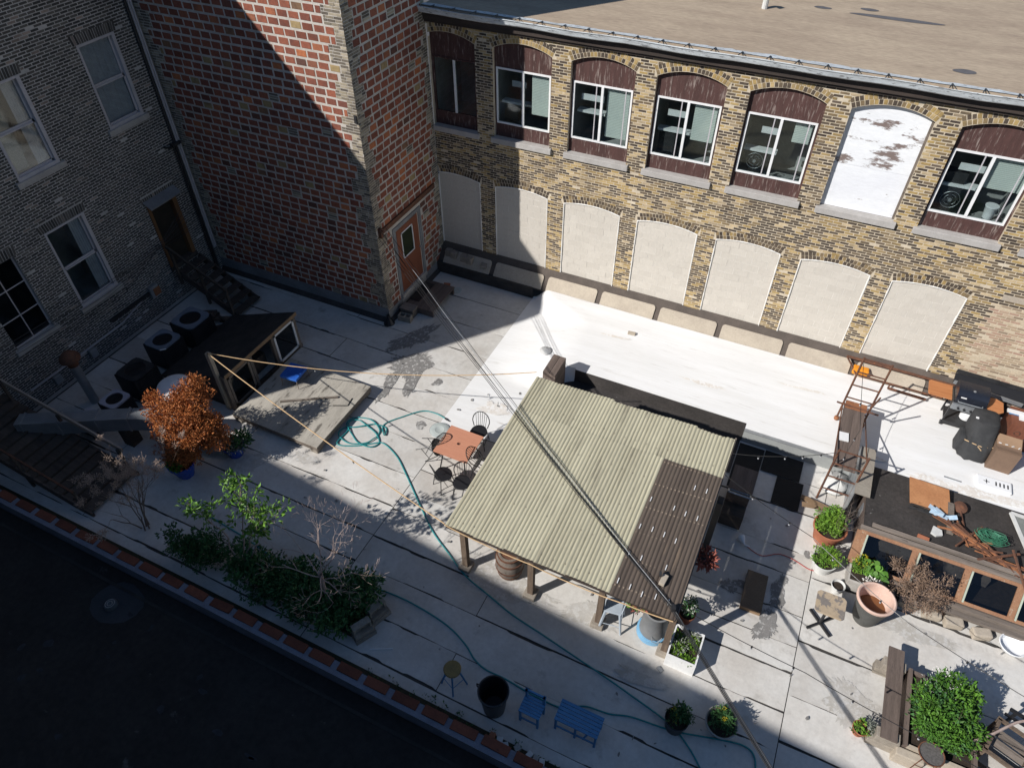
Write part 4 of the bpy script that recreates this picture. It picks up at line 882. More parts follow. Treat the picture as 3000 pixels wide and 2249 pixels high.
for x in (-.36,.36):
    for y in (-.36,.36): MB().tube([(x*.7,y*.7,.72),(x,y,0)],.016,6).build('leg',M_blk,t,local=True)
mb=MB(); mb.box(-.3,.3,-.02,.02,.69,.725).box(-.02,.02,-.3,-.02,.69,.725).box(-.02,.02,.02,.3,.69,.725); mb.build('brace',M_blk,t,local=True)
def chair(label,loc,rz,tilt=0):
    t=thing('bow_back_chair',label,'chair',loc,rz,'black bow back chairs round the salmon table')
    pts=[(.22*cos(a)*(1.0 if sin(a)>0 else .92),.21*sin(a)) for a in lin(0,2*pi,25)[:-1]]
    mb=MB(); mb.prism(pts,.43,.455); mb.build('seat',M_blk,t,local=True,bevel=.008)
    for x,y in ((-.15,.15),(.15,.15),(-.14,-.14),(.14,-.14)): MB().tube([(x,y,.44),(x*1.35,y*1.4,0)],.011,6).build('leg',M_blk,t,local=True)
    MB().tube([(-.18,.19,.16),(-.18,-.18,.16)],.008,5).build('stretcher',M_blk,t,local=True); MB().tube([(.18,.19,.16),(.18,-.18,.16)],.008,5).build('stretcher',M_blk,t,local=True); MB().tube([(-.18,0,.16),(.18,0,.16)],.008,5).build('stretcher',M_blk,t,local=True)
    hp=[(-.17,-.15,.45)]+[(.215*cos(a),-.19-.07*sin(a),.62+.26*sin(a)) for a in lin(pi*1.02,-.02*pi,15)]+[(.17,-.15,.45)]
    MB().tube(hp,.012,6).build('bow',M_blk,t,local=True)
    for k in range(6):
        x=-.125+.05*k; zt=.62+.26*math.sqrt(max(0,1-(x*1.15/.215)**2)); MB().tube([(x*.9,-.165,.45),(x*1.15,-.19-.07*(zt-.62)/.26,zt)],.006,5).build('spindle',M_blk,t,local=True)
    if tilt: t.rotation_euler=(-tilt,0,rz); t.location=(loc[0],loc[1],.21*sin(tilt)+.01)
    return t
chair('black bow back chair standing on the white roof edge behind the table',(-5.72,9.98,.01),pi+.15)
chair('black bow back chair tipped onto the left side of the salmon table',(-6.78,9.1,0),-pi/2+.12,RAD(58))
chair('black bow back chair tipped onto the right side of the salmon table by the shed',(-4.93,9.12,0),pi/2+.1,RAD(58))
chair('black bow back chair at the front left with its seat in the sun',(-5.86,8.47,0),-.55)
chair('black bow back chair at the front right tucked under the shed eave',(-5.36,8.45,0),pi+.3)
t=thing('glass_disc','round frosted glass tabletop lying on the deck beside the salmon table','disc',(-6.82,9.93,.03)); MB().lathe([(0,-.02),(.25,-.02),(.26,0),(.245,.012),(.13,.012),(.125,.018),(.115,.012),(0,.012)],n=32).build('disc',M_lid,t,local=True,smooth=True); MB().tube([(.255*cos(a),.255*sin(a),.0) for a in lin(0,2*pi,33)],.008,5,False).build('rim',M_galv,t,local=True)
# ================================================================ HOSES
def spline(P,n=8):
    P=[Vector(p) for p in P]; out=[]
    for i in range(len(P)-1):
        p0,p1,p2,p3=P[max(i-1,0)],P[i],P[i+1],P[min(i+2,len(P)-1)]
        for k in range(n):
            u=k/n; out.append(.5*((2*p1)+(p2-p0)*u+(2*p0-5*p1+4*p2-p3)*u*u+(3*p1-p0-3*p2+p3)*u**3))
    out.append(P[-1]); return out
t=thing('garden_hose','long teal garden hose with a loose coil near the plywood platform','hose',(-8.3,9,0)); Z=.018
cl=[(-6.9,10.35),(-7.2,10.4),(-7.55,10.33),(-7.9,9.95),(-8.2,9.5)]
c0=(-8.55,9.05)
for k in range(26):
    a=.3+k*2*pi*2.6/26; q=.42+.16*sin(a*1.7+.6)+.05*sin(k); cl.append((c0[0]+q*1.05*cos(a)+.13*sin(k*.8),c0[1]+q*.78*sin(a)))
cl+=[(-8.9,8.45),(-8.45,8.6),(-8.1,8.85),(-7.86,8.96),(-7.35,8.75),(-6.85,8.37),(-6.1,7.75),(-5.45,7.24),(-4.85,6.9),(-4.3,6.6),(-3.7,6.42),(-3.04,6.23),(-2.3,6.1),(-1.6,5.97),(-1.0,5.86),(-.42,5.74),(.43,5.54),(.85,5.3),(1.17,5.0),(1.5,4.6)]
MB().tube(spline([(x,y,Z+.012*(i%3) if 4<i<32 else Z) for i,(x,y) in enumerate(cl)],6),.016,7).build('hose_line',M_hose,t,smooth=True)
MB().tube([(-6.9,10.35,Z),(-6.83,10.33,Z)],.024,8).tube([(-6.83,10.33,Z),(-6.74,10.31,Z)],[.02,.012],8).build('nozzle',M_blk,t)
t=thing('garden_hose','second teal hose running in the shade along the parapet side','hose',(-3,5.2,0))
MB().tube(spline([(-10.3,5.45,Z),(-9.2,5.35,Z),(-8.0,5.2,Z),(-7.0,5.35,Z),(-5.93,5.53,Z),(-5.3,5.58,Z),(-4.8,5.56,Z),(-4.3,5.5,Z),(-3.92,5.41,Z),(-3.55,5.25,Z),(-3.3,5.09,Z),(-3.0,5.0,Z),(-2.6,5.0,Z),(-2.0,4.95,Z),(-1.45,4.96,Z),(-1.2,5.1,Z),(-1.0,5.19,Z),(-.6,5.24,Z),(-.22,5.36,Z),(.52,5.45,Z),(1.27,5.65,Z),(1.7,5.74,Z),(1.92,5.65,Z),(2.0,5.3,Z),(1.98,4.9,Z)],6),.016,7).build('hose_line',M_hose,t,smooth=True)
# ================================================================ SHED
sh=thing('open_shed','open shed with beige and brown corrugated roof on wooden posts','shed',(-2.25,8.5,0))
def zr(y): return 2.12+(y-6.35)*(2.34-2.12)/(10.6-6.35)
def sheet(x0,x1,y0,y1,m,dz):
    P=.0762; n=int(round((x1-x0)/P))*8; mb=MB(); ysn=lin(y0,y1,6); V=[]
    rr=random.Random(int(x0*1000+y0*77)); w0=rr.uniform(0,6)
    for y in ysn:
        for i in range(n+1):
            x=x0+(x1-x0)*i/n; V.append((x,y+.006*sin(w0+x*7) if y in(ysn[0],ysn[-1]) else y,zr(y)+dz+.020*(abs(sin(pi*(x+4.47)/P))**.75)-.010+.004*sin(y*2+x)))
    mb.add(V,[(j*(n+1)+i,j*(n+1)+i+1,(j+1)*(n+1)+i+1,(j+1)*(n+1)+i) for j in range(5) for i in range(n)]); return mb.build('roof_sheet',m,sh,smooth=True)
w_=.0762*8; x=-4.47; k=0
while x<-.1:
    x1=min(x+w_,-.03); sheet(x,x1+.004,9.42,10.54+.02*(k%3),M_corr,.004*(k%2))
    brown=x>-1.6
    x=x1; k+=1
x=-4.47; k=0
while x<-1.25:
    x1=min(x+w_,-1.20); sheet(x,x1+.004,6.33-.015*(k%2),9.5,M_corr,.012+.004*(k%2)); x=x1; k+=1
for x,x1 in ((-1.20,-.59),(-.59,-.03)): sheet(x,x1+.004,6.30,9.49,M_corrd,.022+.004*(x>-1))
mb=MB(); rk=random.Random(6)
for j in range(6):
    for i in range(20):
        x=-4.4+i*.2286+rk.uniform(-.01,.01); y=6.5+j*.8+rk.uniform(-.03,.03); mb.box(x-.006,x+.006,y-.008,y+.008,zr(y)+.015,zr(y)+.027)
stuff(mb.build('roof_screws',M_wood,sh)); mb=MB()
for j in range(5):
    for i in range(5):
        if rk.random()<.75:
            x=-1.14+i*.229; y=6.55+j*.62+rk.uniform(-.04,.04); mb.box(x-.008,x+.008,y-.05,y+.06,zr(y)+.035,zr(y)+.046)
stuff(mb.build('pale_dashes',M_wpaint,sh)); mb=MB()  # small raised pale dashes in loose rows on the brown sheets
for j in range(6):
    for i in range(15):
        x=-1.162+i*.0762; y=6.5+j*.58+.004*i; mb.box(x-.012,x+.012,y-.014,y+.014,zr(y)+.026,zr(y)+.0335)
stuff(mb.build('rib_fixings',mat('tan_fixing',(.34,.27,.20),(.26,.2,.15),scale=9),sh))
for (px,mm) in ((-4.38,M_woodz),(-2.88,M_woodz),(-1.41,M_woodz),(-.06,M_woodz),(-4.38,M_woodz),(-.06,M_woodz)):
    pass
for i,x in enumerate((-4.38,-2.88,-1.41,-.06)):
    MB().box(x-.06,x+.06,6.74,6.86,.1,zr(6.8)-.11).build('post',M_woodz,sh); MB().box(x-.13,x+.13,6.66,6.93,0,.12).build('footing',M_blockc,sh,bevel=.02)
for x in (-4.38,-2.3,-.1): MB().box(x-.05,x+.05,10.45,10.55,0,zr(10.5)-.11).build('post',M_woodz,sh)
for y in (6.8,8.65,10.5): MB().box(-4.42,-.06,y-.04,y+.04,zr(y)-.13,zr(y)-.025).build('beam',M_wood,sh)
for i in range(8):
    x=-4.3+i*.6; MB().bar((x,6.36,zr(6.36)-.06),(x,10.6,zr(10.6)-.06),.04,.07).build('rafter',M_wood,sh)
MB().box(-4.47,-.03,6.34,6.365,zr(6.35)-.10,zr(6.35)-.015).build('front_fascia',M_fascia,sh); MB().bar((-.02,6.36,zr(6.36)-.05),(-.02,10.62,zr(10.62)-.05),.03,.09).build('side_fascia',M_wood,sh)
tag(MB().ob((-.42,6.9,2.235),(.10,.21,.075),-.12).build('loose_brick',M_stone,bevel=.008),'pale loose brick weighing down the brown part of the shed roof','brick')
t=thing('wooden_box','grey wooden upright box behind the back left shed corner','box',(-4.78,12.42,0)); MB().box(-.17,.0,-.36,.36,0,1.0).build('side_panel',M_woody,t,local=True); MB().box(.004,.17,-.36,.36,0,.99).build('side_panel',M_woody,t,local=True)
# things under the shed
t=thing('wooden_barrel','old wooden barrel under the front of the shed','barrel',(-3.5,7.1,0)); MB().lathe([(.23,0),(.29,.25),(.30,.4),(.29,.55),(.24,.78),(.2,.78),(.2,.7),(0,.7)],n=24).build('staves',M_wood,t,local=True,smooth=True)
for z,r_ in ((.1,.262),(.3,.30),(.55,.297),(.72,.262)): MB().lathe([(r_-.004,z),(r_+.005,z),(r_+.005,z+.04),(r_-.004,z+.04)],n=24).build('hoop',M_iron,t,local=True)
t=thing('metal_stool','light grey sheet metal bar stool with low back under the shed eave','stool',(-1.18,6.95,0),.15)
MB().box(-.17,.17,-.17,.17,.62,.65).build('seat',mat('pale_steel_paint',(.42,.47,.52),(.36,.41,.46),scale=5,rough=.4,fine=.06),t,local=True,bevel=.02)
M_st=MT['pale_steel_paint']
for x in (-1,1):
    for y in (-1,1): MB().tube([(x*.14,y*.14,.63),(x*.22,y*.22,0)],[.035,.022],6).build('leg',M_st,t,local=True)
for (p,q) in (((-.19,-.19),(.19,-.19)),((.19,-.19),(.19,.19)),((.19,.19),(-.19,.19)),((-.19,.19),(-.19,-.19))): MB().tube([(*p,.22),(*q,.22)],.008,5).build('footrest',M_st,t,local=True)
MB().tube([(-.17,-.13,.64),(-.21,.0,.83),(-.2,.17,.86),(0,.22,.87),(.2,.17,.86),(.21,0,.83),(.17,-.13,.64)],.012,6).build('back_rail',M_st,t,local=True); MB().box(-.11,.11,.185,.195,.64,.93).build('back_plate',M_st,t,local=True)
t=thing('waste_bin','grey plastic bin standing in a blue ring at the shed corner','bin',(-.38,7.1,0)); MB().lathe([(.28,0),(.275,.1),(.26,.3),(.235,.84),(.25,.86),(.22,.87),(.2,.5),(0,.5)],n=28).build('body',mat('grey_bin_plastic',(.20,.205,.21),(.17,.175,.18),scale=4,rough=.5,fine=.06),t,local=True,smooth=True); MB().lathe([(.29,.01),(.315,.02),(.31,.14),(.29,.15)],n=28).build('blue_ring',mat('sky_blue_plastic',(.20,.42,.62),(.16,.35,.54),scale=4,rough=.4),t,local=True,smooth=True)
MB().tube([(.03,-.27,.3),(.06,-.33,.24),(.16,-.31,.22),(.22,-.2,.28)],.008,5).build('handle',M_galv,t,local=True)
rq=random.Random(91)
t=thing('hanging_plant','reddish trailing plant hanging from the shed eave beside the stool','plant',(-.75,6.5,1.75)); MB().lathe([(.06,0),(.1,.14)],n=12).build('basket',M_terra,t,local=True); mb=MB(); leaves(mb,[((0,0,.12),(.18,.12,.1),170)],.06,rnd=rq); mb.build('foliage',M_lfy,t,local=True); mb=MB(); leaves(mb,[((.08,0,.05),(.16,.12,.1),120)],.06,rnd=rq); mb.build('red_leaves',M_flr,t,local=True); MB().tube([(0,0,.14),(0,0,.36)],.004,4).build('hanger',M_blk,t,local=True)
t=thing('planter_box','white painted peeling planter box with low succulents at the shed corner','planter',(.29,6.9,0)); a,b,h=.28,.34,.42
M_wp=mat('white_peeling_planter',(.78,.78,.77),(.7,.7,.69),(.12,.11,.1),t3=.70,scale=3,fine=.07)
for (x0,x1,y0,y1) in ((-a,a,-b,-b+.03),(-a,a,b-.03,b),(-a,-a+.03,-b+.03,b-.03),(a-.03,a,-b+.03,b-.03)): MB().box(x0,x1,y0,y1,0,h).build('side_board',M_wp,t,local=True)
MB().box(-a+.03,a-.03,-b+.03,b-.03,.05,h-.09).build('soil',M_soil,t,local=True)
mb=MB()
for _ in range(46):
    c=(rq.uniform(-a+.07,a-.07),rq.uniform(-b+.07,b-.07),h-.07); leaves(mb,[(c,(.05,.05,.05),16)],.06,rnd=rq)
mb.build('succulents',M_lfy,t,local=True); mb=MB(); leaves(mb,[((-.1,-.05,h-.02),(.14,.2,.06),160),((.05,.2,h),(.15,.1,.08),100)],.05,rnd=rq); stuff(mb.build('grey_sedum',M_lfg,t,local=True))
t=thing('potted_plant','terracotta pot with silvery flowering plant behind the white planter','potted plant',(.14,7.62,0)); pot(t,potprof(.11,.16,.3),M_terra,16,(.14,.24)); mb=MB(); leaves(mb,[((0,0,.55),(.13,.13,.25),260)],.06,rnd=rq); mb.build('foliage',M_lfd,t,local=True); mb=MB(); leaves(mb,[((0,0,.62),(.14,.14,.25),130)],.045,rnd=rq); stuff(mb.build('white_flowers',M_flw,t,local=True))
t=thing('flower_pot','small empty terracotta pot leaning against the white planter','pot',(.02,7.34,.0)); pot(t,potprof(.09,.13,.24),M_terra,16,(.11,.18))
t=thing('hanging_plant','dark red succulent hanging at the right shed eave','plant',(.12,7.95,1.6)); MB().lathe([(.08,0),(.13,.16)],n=14).build('basket',M_blk,t,local=True); mb=MB(); leaves(mb,[((0,0,.18),(.22,.2,.12),320)],.09,rnd=rq); mb.build('foliage',M_flr,t,local=True); MB().tube([(0,0,.16),(-.13,0,.62)],.004,4).build('hanger',M_blk,t,local=True)
t=thing('cabinet','low dark wooden cabinet with a glazed front lid beside the shed','cabinet',(.40,10.72,0)); MB().box(-.24,.24,-.18,.5,0,.86).build('carcass',M_woody,t,local=True); mb=MB(); mb.box(-.26,.26,-.2,.52,.86,.885); mb.build('top',M_woody,t,local=True)
mb=MB(); m=T3((0,-.2,.84),0,-.75); s=.035; mb.box(-.25,.25,-.5,-.5+s,0,.03,0,m).box(-.25,.25,-s,0,0,.03,0,m).box(-.25,-.25+s,-.5,0,0,.03,0,m).box(.25-s,.25,-.5,0,0,.03,0,m); f=mb.build('lid_frame',M_galv,t,local=True)
mb=MB(); mb.box(-.21,.21,-.47,-.03,.01,.016,0,m); mb.build('pane',M_glassd,t,local=True); MB().box(-.24,.24,-.52,-.185,0,.42).build('lower_box',M_dwood,t,local=True)
t=thing('hardboard_box','shallow brown hardboard box lying in the shed shadow','box',(1.25,8.77,0),.03); MB().box(-.2,.2,-.44,.44,0,.13).build('body',M_yply,t,local=True); MB().box(-.21,.21,-.45,.45,.13,.14).build('lid',mat('brown_lid',(.21,.15,.10),(.17,.12,.08),scale=2,rough=.8),t,local=True)
t=thing('plastic_funnel','small white plastic funnel lying on a red cord by the shed','funnel',(.72,9.98,.0),.6); MB().lathe([(.09,0),(.075,.05),(.03,.14),(.02,.2)],n=16,M=T3((0,0,.08),0,pi/2)).build('cone',M_plwhite,t,local=True,smooth=True); MB().tube([(0,-.2,.09),(.1,-.24,.05)],.015,6).build('spout',M_plwhite,t,local=True)
tag(MB().tube(spline([(.8,9.9,.012),(1.2,9.75,.012),(1.55,9.95,.012),(1.85,9.95,.012),(2.2,9.85,.012),(2.4,9.9,.012)],6),.009,5).build('extension_cord',M_redc),'thin red cord running from the shed shadow to the terracotta pots','cord')
t=thing('tarpaulin','black tarpaulin hanging at the right side of the shed','tarpaulin',(.06,9.3,0)); MB().box(-.05,.08,-.1,.1,.2,1.9).build('hanging_sheet',M_blk,t,local=True,bevel=.02)
# ================================================================ CABLES
t=thing('cable_bundle','bundle of black overhead cables running from the tower door corner over the shed','cables',(-5,10,2.5)); rc=random.Random(2)
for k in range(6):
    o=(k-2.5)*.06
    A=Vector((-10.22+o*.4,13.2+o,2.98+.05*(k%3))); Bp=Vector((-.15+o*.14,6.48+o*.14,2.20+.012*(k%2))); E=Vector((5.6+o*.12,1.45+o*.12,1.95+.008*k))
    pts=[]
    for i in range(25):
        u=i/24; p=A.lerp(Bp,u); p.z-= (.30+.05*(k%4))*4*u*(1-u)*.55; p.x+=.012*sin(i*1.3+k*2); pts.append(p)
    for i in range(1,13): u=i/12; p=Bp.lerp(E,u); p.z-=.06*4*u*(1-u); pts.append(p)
    MB().tube(pts,.0062,5).build('cable',M_galv if k==4 else M_cable,t,smooth=True)  # one light grey cable paints the bright highlights along the strands
MB().ob((-.12,6.46,2.24),(.07,.1,.1),.3).build('insulator',M_dark,t); MB().ob((-.5,6.95,2.3),(.04,.08,.06),.3).build('insulator',M_dark,t)
t=thing('cable_bundle','thin black cables strung across the grey brick wall at the far left','cables',(-16.4,8,3)); 
for k in range(6): MB().tube(spline([(-16.2,4.0,2.5-.1*k),(-16.35,7.0,2.2-.12*k),(-16.45,9.6,2.05-.12*k+.05*(k%2)),(-16.5,12.7,1.9+.2*k)],6),.007,4).build('cable',M_cable,t)
# ================================================================ STRING LIGHTS
def lights(label,P,m,r_,bulbs,sag=.1,drop=.05):
    t=thing('string_lights',label,'string lights',P[0]); pts=[]
    for a,b in zip(P[:-1],P[1:]):
        a=Vector(a);b=Vector(b)
        for i in range(12): u=i/12; p=a.lerp(b,u); p.z-=sag*4*u*(1-u)*(b-a).length/5; pts.append(p)
    pts.append(Vector(P[-1])); MB().tube(pts,r_,5).build('cord',m,t)
    for u in bulbs:
        p=pts[min(len(pts)-1,int(u*(len(pts)-1)))]; s=MB().lathe([(.016,0),(.018,-.02),(.014,-.05)],tuple(p-Vector((0,0,.0))),8).build('socket',M_blk,t); MB().lathe([(0,-.095),(.015,-.085),(.019,-.07),(.014,-.055),(.01,-.05)],tuple(p),10).build('bulb',M_bulb,t,smooth=True)
    return t
PT=(-12.12,8.25,1.97)
lights('tan rope lights from the wooden pole to the front left shed corner',[PT,(-4.49,6.35,2.12)],M_rope,.012,(.05,.36,.68),.08)
lights('tan rope lights from the wooden pole across the white roof',[PT,(-4.5,10.6,2.4)],M_rope,.011,(.03,.38,.66),.22)
lights('tan rope draped along the front eave of the shed',[(-4.49,6.33,2.12),(-3.6,6.32,2.02),(-2.7,6.32,2.0),(-1.9,6.31,1.95),(-.9,6.31,2.0),(-.05,6.31,2.08)],M_rope,.011,(),.12)
lights('black string lights from the back shed corner to the scaffold',[(.0,10.2,2.3),(2.07,11.85,1.62)],M_cable,.007,(.25,.5,.72,.88),.22)
lights('black string lights from the shed side to the big terracotta pot',[(.0,9.6,2.3),(1.9,9.5,1.5),(3.7,8.4,1.5),(6.6,7.4,1.7)],M_cable,.007,(.12,.27,.42,.6,.78),.1)
lights('black string lights low across the sunny deck to the bench',[(.0,6.6,2.1),(2.2,6.7,1.5),(4.6,6.3,1.6),(7,5.9,1.8)],M_cable,.007,(.2,.33,.47,.6,.75),.1)
lights('black string lights looping over the scaffold planks',[(2.1,14.15,2.3),(2.45,13.0,1.35),(2.2,11.9,1.6),(2.3,11.2,.9)],M_cable,.006,(.2,.45,.7),.1)
# ================================================================ WHITE ROOF AND LEDGE
t=thing('roof_vent','shallow white dome vent cap on the white roof','vent',(-5.48,13.5,wz(-5.48,13.5)-.01)); MB().lathe([(.1,0),(.1,.08)],n=16).build('neck',M_galv,t,local=True); MB().lathe([(.16,.06),(.165,.08),(.1,.13),(.02,.155),(.02,.17),(0,.17)],n=20).build('cap',mat('dull_white_metal',(.56,.56,.55),(.48,.48,.47),scale=5,rough=.5),t,local=True,smooth=True)
tag(MB().ob((-3.55,15.1,.43),(.21,.1,.065),.1).build('loose_brick',M_stone,bevel=.006),'single pale brick lying on the white roof','brick')
for i,(x,y,rz) in enumerate(((-10.0,16.2,.1),(-9.78,16.15,-.15),(-9.42,16.12,.1),(-9.2,16.08,-.05),(-8.72,16.1,.2))):
    t=thing('concrete_block',('pale concrete block in the row on the ledge, nearest the tower','second concrete block from the tower on the ledge','middle concrete block of the five on the ledge','fourth concrete block from the tower on the ledge','flat pale concrete block apart at the end of the ledge row')[i],'concrete block',(x,y,.52 if i<4 else .5),rz,'concrete blocks on the ledge by the tower')
    MB().box(-.1,.1,-.1,.1,0,.2 if i<4 else .1).build('body',M_blockc,t,local=True,bevel=.012)
    MB().box(-.105,.105,-.03,.03,.05,.205 if i<4 else .06).build('web',M_blockc,t,local=True)
t=thing('door_step','wide dark wooden step platform in front of the tower door','step',(-9.75,14.5,0))
for k in range(6): MB().box(-10.15+.155*k,-10.002+.155*k,13.75,15.1,.20,.235,U(0,1)).build('plank',M_woody,t)
MB().box(-10.15,-9.24,13.77,13.83,0,.2).build('side_board',M_woody,t); MB().box(-10.15,-9.24,15.02,15.08,0,.2).build('side_board',M_woody,t)
tag(MB().box(-10.17,-9.85,14.0,14.95,.237,.25).build('door_mat',M_blk),'black rubber mat on the step at the tower door','mat')
t=thing('wooden_crate','small pale wooden box on the end of the door step','box',(-9.95,13.62,0)); MB().box(-.22,.2,-.13,.13,0,.26).build('body',M_wood,t,local=True); MB().box(-.24,.22,-.15,.15,.26,.285).build('lid',M_woodx,t,local=True)
t=thing('concrete_block','hollow concrete block on the deck by the tower corner','concrete block',(-9.92,13.33,0),.1)
for (a,b,c,d) in ((-.2,.2,-.095,-.065),(-.2,.2,.065,.095),(-.2,-.165,-.065,.065),(.165,.2,-.065,.065),(-.018,.018,-.065,.065)): MB().box(a,b,c,d,0,.19).build('web',M_blockc,t,local=True)
tag(MB().ob((-9.65,15.35,.035),(.2,.1,.06),.3).build('loose_brick',M_terra,bevel=.006),'red brick on the deck beside the tower door step','brick')
tag(MB().lathe([(.16,0),(.15,.01),(0,.012)],n=20).build('drain_cover',M_lid),'pale round cover on the deck near the tower door','drain cover').location=(-9.25,15.25,.004)
# ================================================================ SCAFFOLD
t=thing('scaffold','rusty steel scaffold of two ladder frames carrying weathered planks','scaffold',(2.35,13,0))
def frame(y,z0,z1,lean):
    for x in (2.06,2.66): MB().tube([(x,y,z0),(x,y+lean,z1)],.024,8).build('upright',M_iron,t)
    n=5 if z1>2 else 4
    for k in range(1,n+1): z=z0+(z1-z0)*k/n-.03; MB().tube([(2.06,y+lean*k/n,z),(2.66,y+lean*k/n,z)],.018,6).build('rung',M_iron,t)
frame(14.15,.42,2.5,-.05); frame(11.85,0,1.66,.05)
for (p,q) in (((2.66,11.9,1.5),(2.66,14.15,.7)),((2.06,11.85,1.2),(2.06,14.15,.95))): MB().tube([p,q],.015,6).build('brace',M_iron,t)
MB().tube([(1.9,14.0,1.1),(2.85,14.0,1.05)],.022,6).build('cross_tube',M_iron,t); MB().tube([(2.55,13.7,1.3),(2.62,13.5,2.0)],.02,6).build('hanging_tube',M_iron,t)
for x in (2.06,2.66): MB().lathe([(0,-.05),(.05,-.04),(.06,0),(.05,.05),(.02,.06)],(x,14.15,.46),12).build('castor',M_rust,t)
MB().box(2.08,2.32,12.0,14.12,1.0,1.035,.3).build('plank',M_woody,t); MB().box(2.325,2.56,11.98,14.14,1.005,1.04,.7).build('plank',M_woody,t); MB().box(2.1,2.58,13.95,14.2,1.045,1.07).build('rusty_plate',M_rust,t)
tag(MB().ob((2.2,12.95,1.06),(.2,.26,.03),.1).build('board_piece',M_wpaint),'white splashed board piece lying on the scaffold planks','board')
t=thing('metal_trough','pale folded sheet metal trough beside the scaffold','trough',(2.8,12.4,.42)); MB().box(-.16,.16,-.85,.62,.45,.465).build('top_sheet',mat('tan_sheet_metal',(.30,.27,.225),(.25,.22,.185),scale=2,rough=.6),t,local=True); MB().box(-.16,-.145,-.85,.62,-.42,.45).build('side_sheet',M_galv,t,local=True); MB().box(.1,.13,-1.0,-.8,-.42,.2).build('end_sheet',M_galv,t,local=True)
t=thing('plastic_sheet','crumpled white plastic sheet bundle under the scaffold','plastic sheet',(2.35,12.35,.0)); mb=MB(); mb.lathe([(.0,0),(.26,.02),(.3,.12),(.22,.24),(.08,.3),(0,.3)],n=18,sy=1.25); o=mb.build('bundle',M_wpot,t,local=True,smooth=True)
for v in o.data.vertices: v.co+=Vector((rc.gauss(0,.02),rc.gauss(0,.02),rc.gauss(0,.02)))
t=thing('timber_pile','short heap of rotten boards at the foot of the scaffold','timber',(2.35,11.5,0))
for k in range(6): MB().ob((rc.uniform(-.35,.35),rc.uniform(-.1,.15),.04+.035*k),(rc.uniform(.4,.8),.12,.03),rc.uniform(-.3,.3)).build('board',M_yply if k%2 else M_wood,t,local=True)
# rusty rail along the ledge
t=thing('rusty_rail','long rusty steel frame lying along the stone ledge','rail',(3.2,15.95,.4))
for (p,q,r_) in (((1.95,16.12,.86),(5.2,16.12,.84),.03),((2.3,15.88,.55),(4.35,15.88,.55),.02),((1.95,16.12,.86),(2.3,15.88,.55),.02),((4.35,15.88,.55),(4.55,16.12,.84),.02),((3.1,15.75,.5),(4.0,15.72,.5),.03),((3.1,15.75,.5),(3.15,15.9,.55),.022)): MB().bar(p,q,r_*1.6).build('bar',M_iron,t)
t=thing('plastic_tub','orange plastic tub tucked under the rusty rail','tub',(2.38,16.02,.5)); MB().box(-.19,.19,-.1,.1,0,.18).build('body',M_yell,t,local=True,bevel=.03); MB().tube([(-.19,-.1,.18),(.19,-.1,.18)],.014,6).build('rim',M_yell,t,local=True)
# ================================================================ GRILL AREA
t=thing('gas_grill','black gas grill with orange wooden side shelves and chrome handle','grill',(4.72,15.38,.40))
hp=[(-.30,.0),(-.30,.1),(-.27,.2),(-.18,.27),(.0,.31),(.16,.29),(.24,.2),(.26,.0)]
V=[(-.33,y,.82+z) for y,z in hp]+[(.33,y,.82+z) for y,z in hp]; n=len(hp)
MB().add(V,[tuple(range(n-1,-1,-1)),tuple(range(n,2*n))]+[(k,(k+1)%n,n+(k+1)%n,n+k) for k in range(n)]).build('lid',mat('grill_enamel',(.018,.022,.032),(.014,.016,.024),scale=3,rough=.25,fine=.06,spec=.6),t,local=True,smooth=True)
MB().tube([(-.26,-.31,.87),(-.26,-.36,.87),(.26,-.36,.87),(.26,-.31,.87)],.014,6).build('handle',M_galv,t,local=True); MB().box(-.34,.34,-.3,.27,.6,.815).build('firebox',M_blk,t,local=True)
MB().box(-.34,.34,-.36,-.3,.62,.78).build('control_panel',M_galv,t,local=True)
for x in (-.2,-.07,.07,.2): MB().tube([(x,-.36,.7),(x,-.40,.7)],.025,10).build('knob',M_blk,t,local=True)
MB().lathe([(.03,0),(.03,.006),(0,.006)],n=14,M=T3((.0,-.12,1.1),0,.25)).build('thermometer',M_galv,t,local=True); MB().ob((-.18,-.295,.97),(.12,.008,.03),0,-.1).build('badge',M_wpaint,t,local=True)
MB().prism([(-.9,-.24),(-.86,-.28),(-.38,-.28),(-.38,.24),(-.86,.24),(-.9,.2)],.80,.825).build('side_shelf',M_teak,t,local=True); MB().prism([(.38,-.3),(.6,-.34),(.72,-.24),(.72,.1),(.55,.2),(.38,.15)],.80,.825).build('side_shelf',M_teak,t,local=True)
for x in (-.32,.32):
    for y in (-.26,.24): MB().bar((x,y,0),(x,y,.62),.035).build('leg',M_blk,t,local=True)
MB().box(-.32,.32,-.28,.26,.12,.15).build('bottom_shelf',M_dark,t,local=True); MB().box(-.34,.34,-.3,-.27,.05,.16).build('front_rail',M_dark,t,local=True); MB().lathe([(.0,0),(.13,.02),(.14,.2),(.08,.3),(0,.31)],(.15,0,.15),16).build('gas_bottle',M_plwhite,t,local=True,smooth=True)
for x in (-.34,.34): MB().tube([(x-.02,-.27,.06),(x+.02,-.27,.06)],.06,12).build('wheel',M_blk,t,local=True)
t=thing('steel_channel','black ribbed steel channel leaning on the wall above the grill','metal sheet',(5.3,16.2,.8))
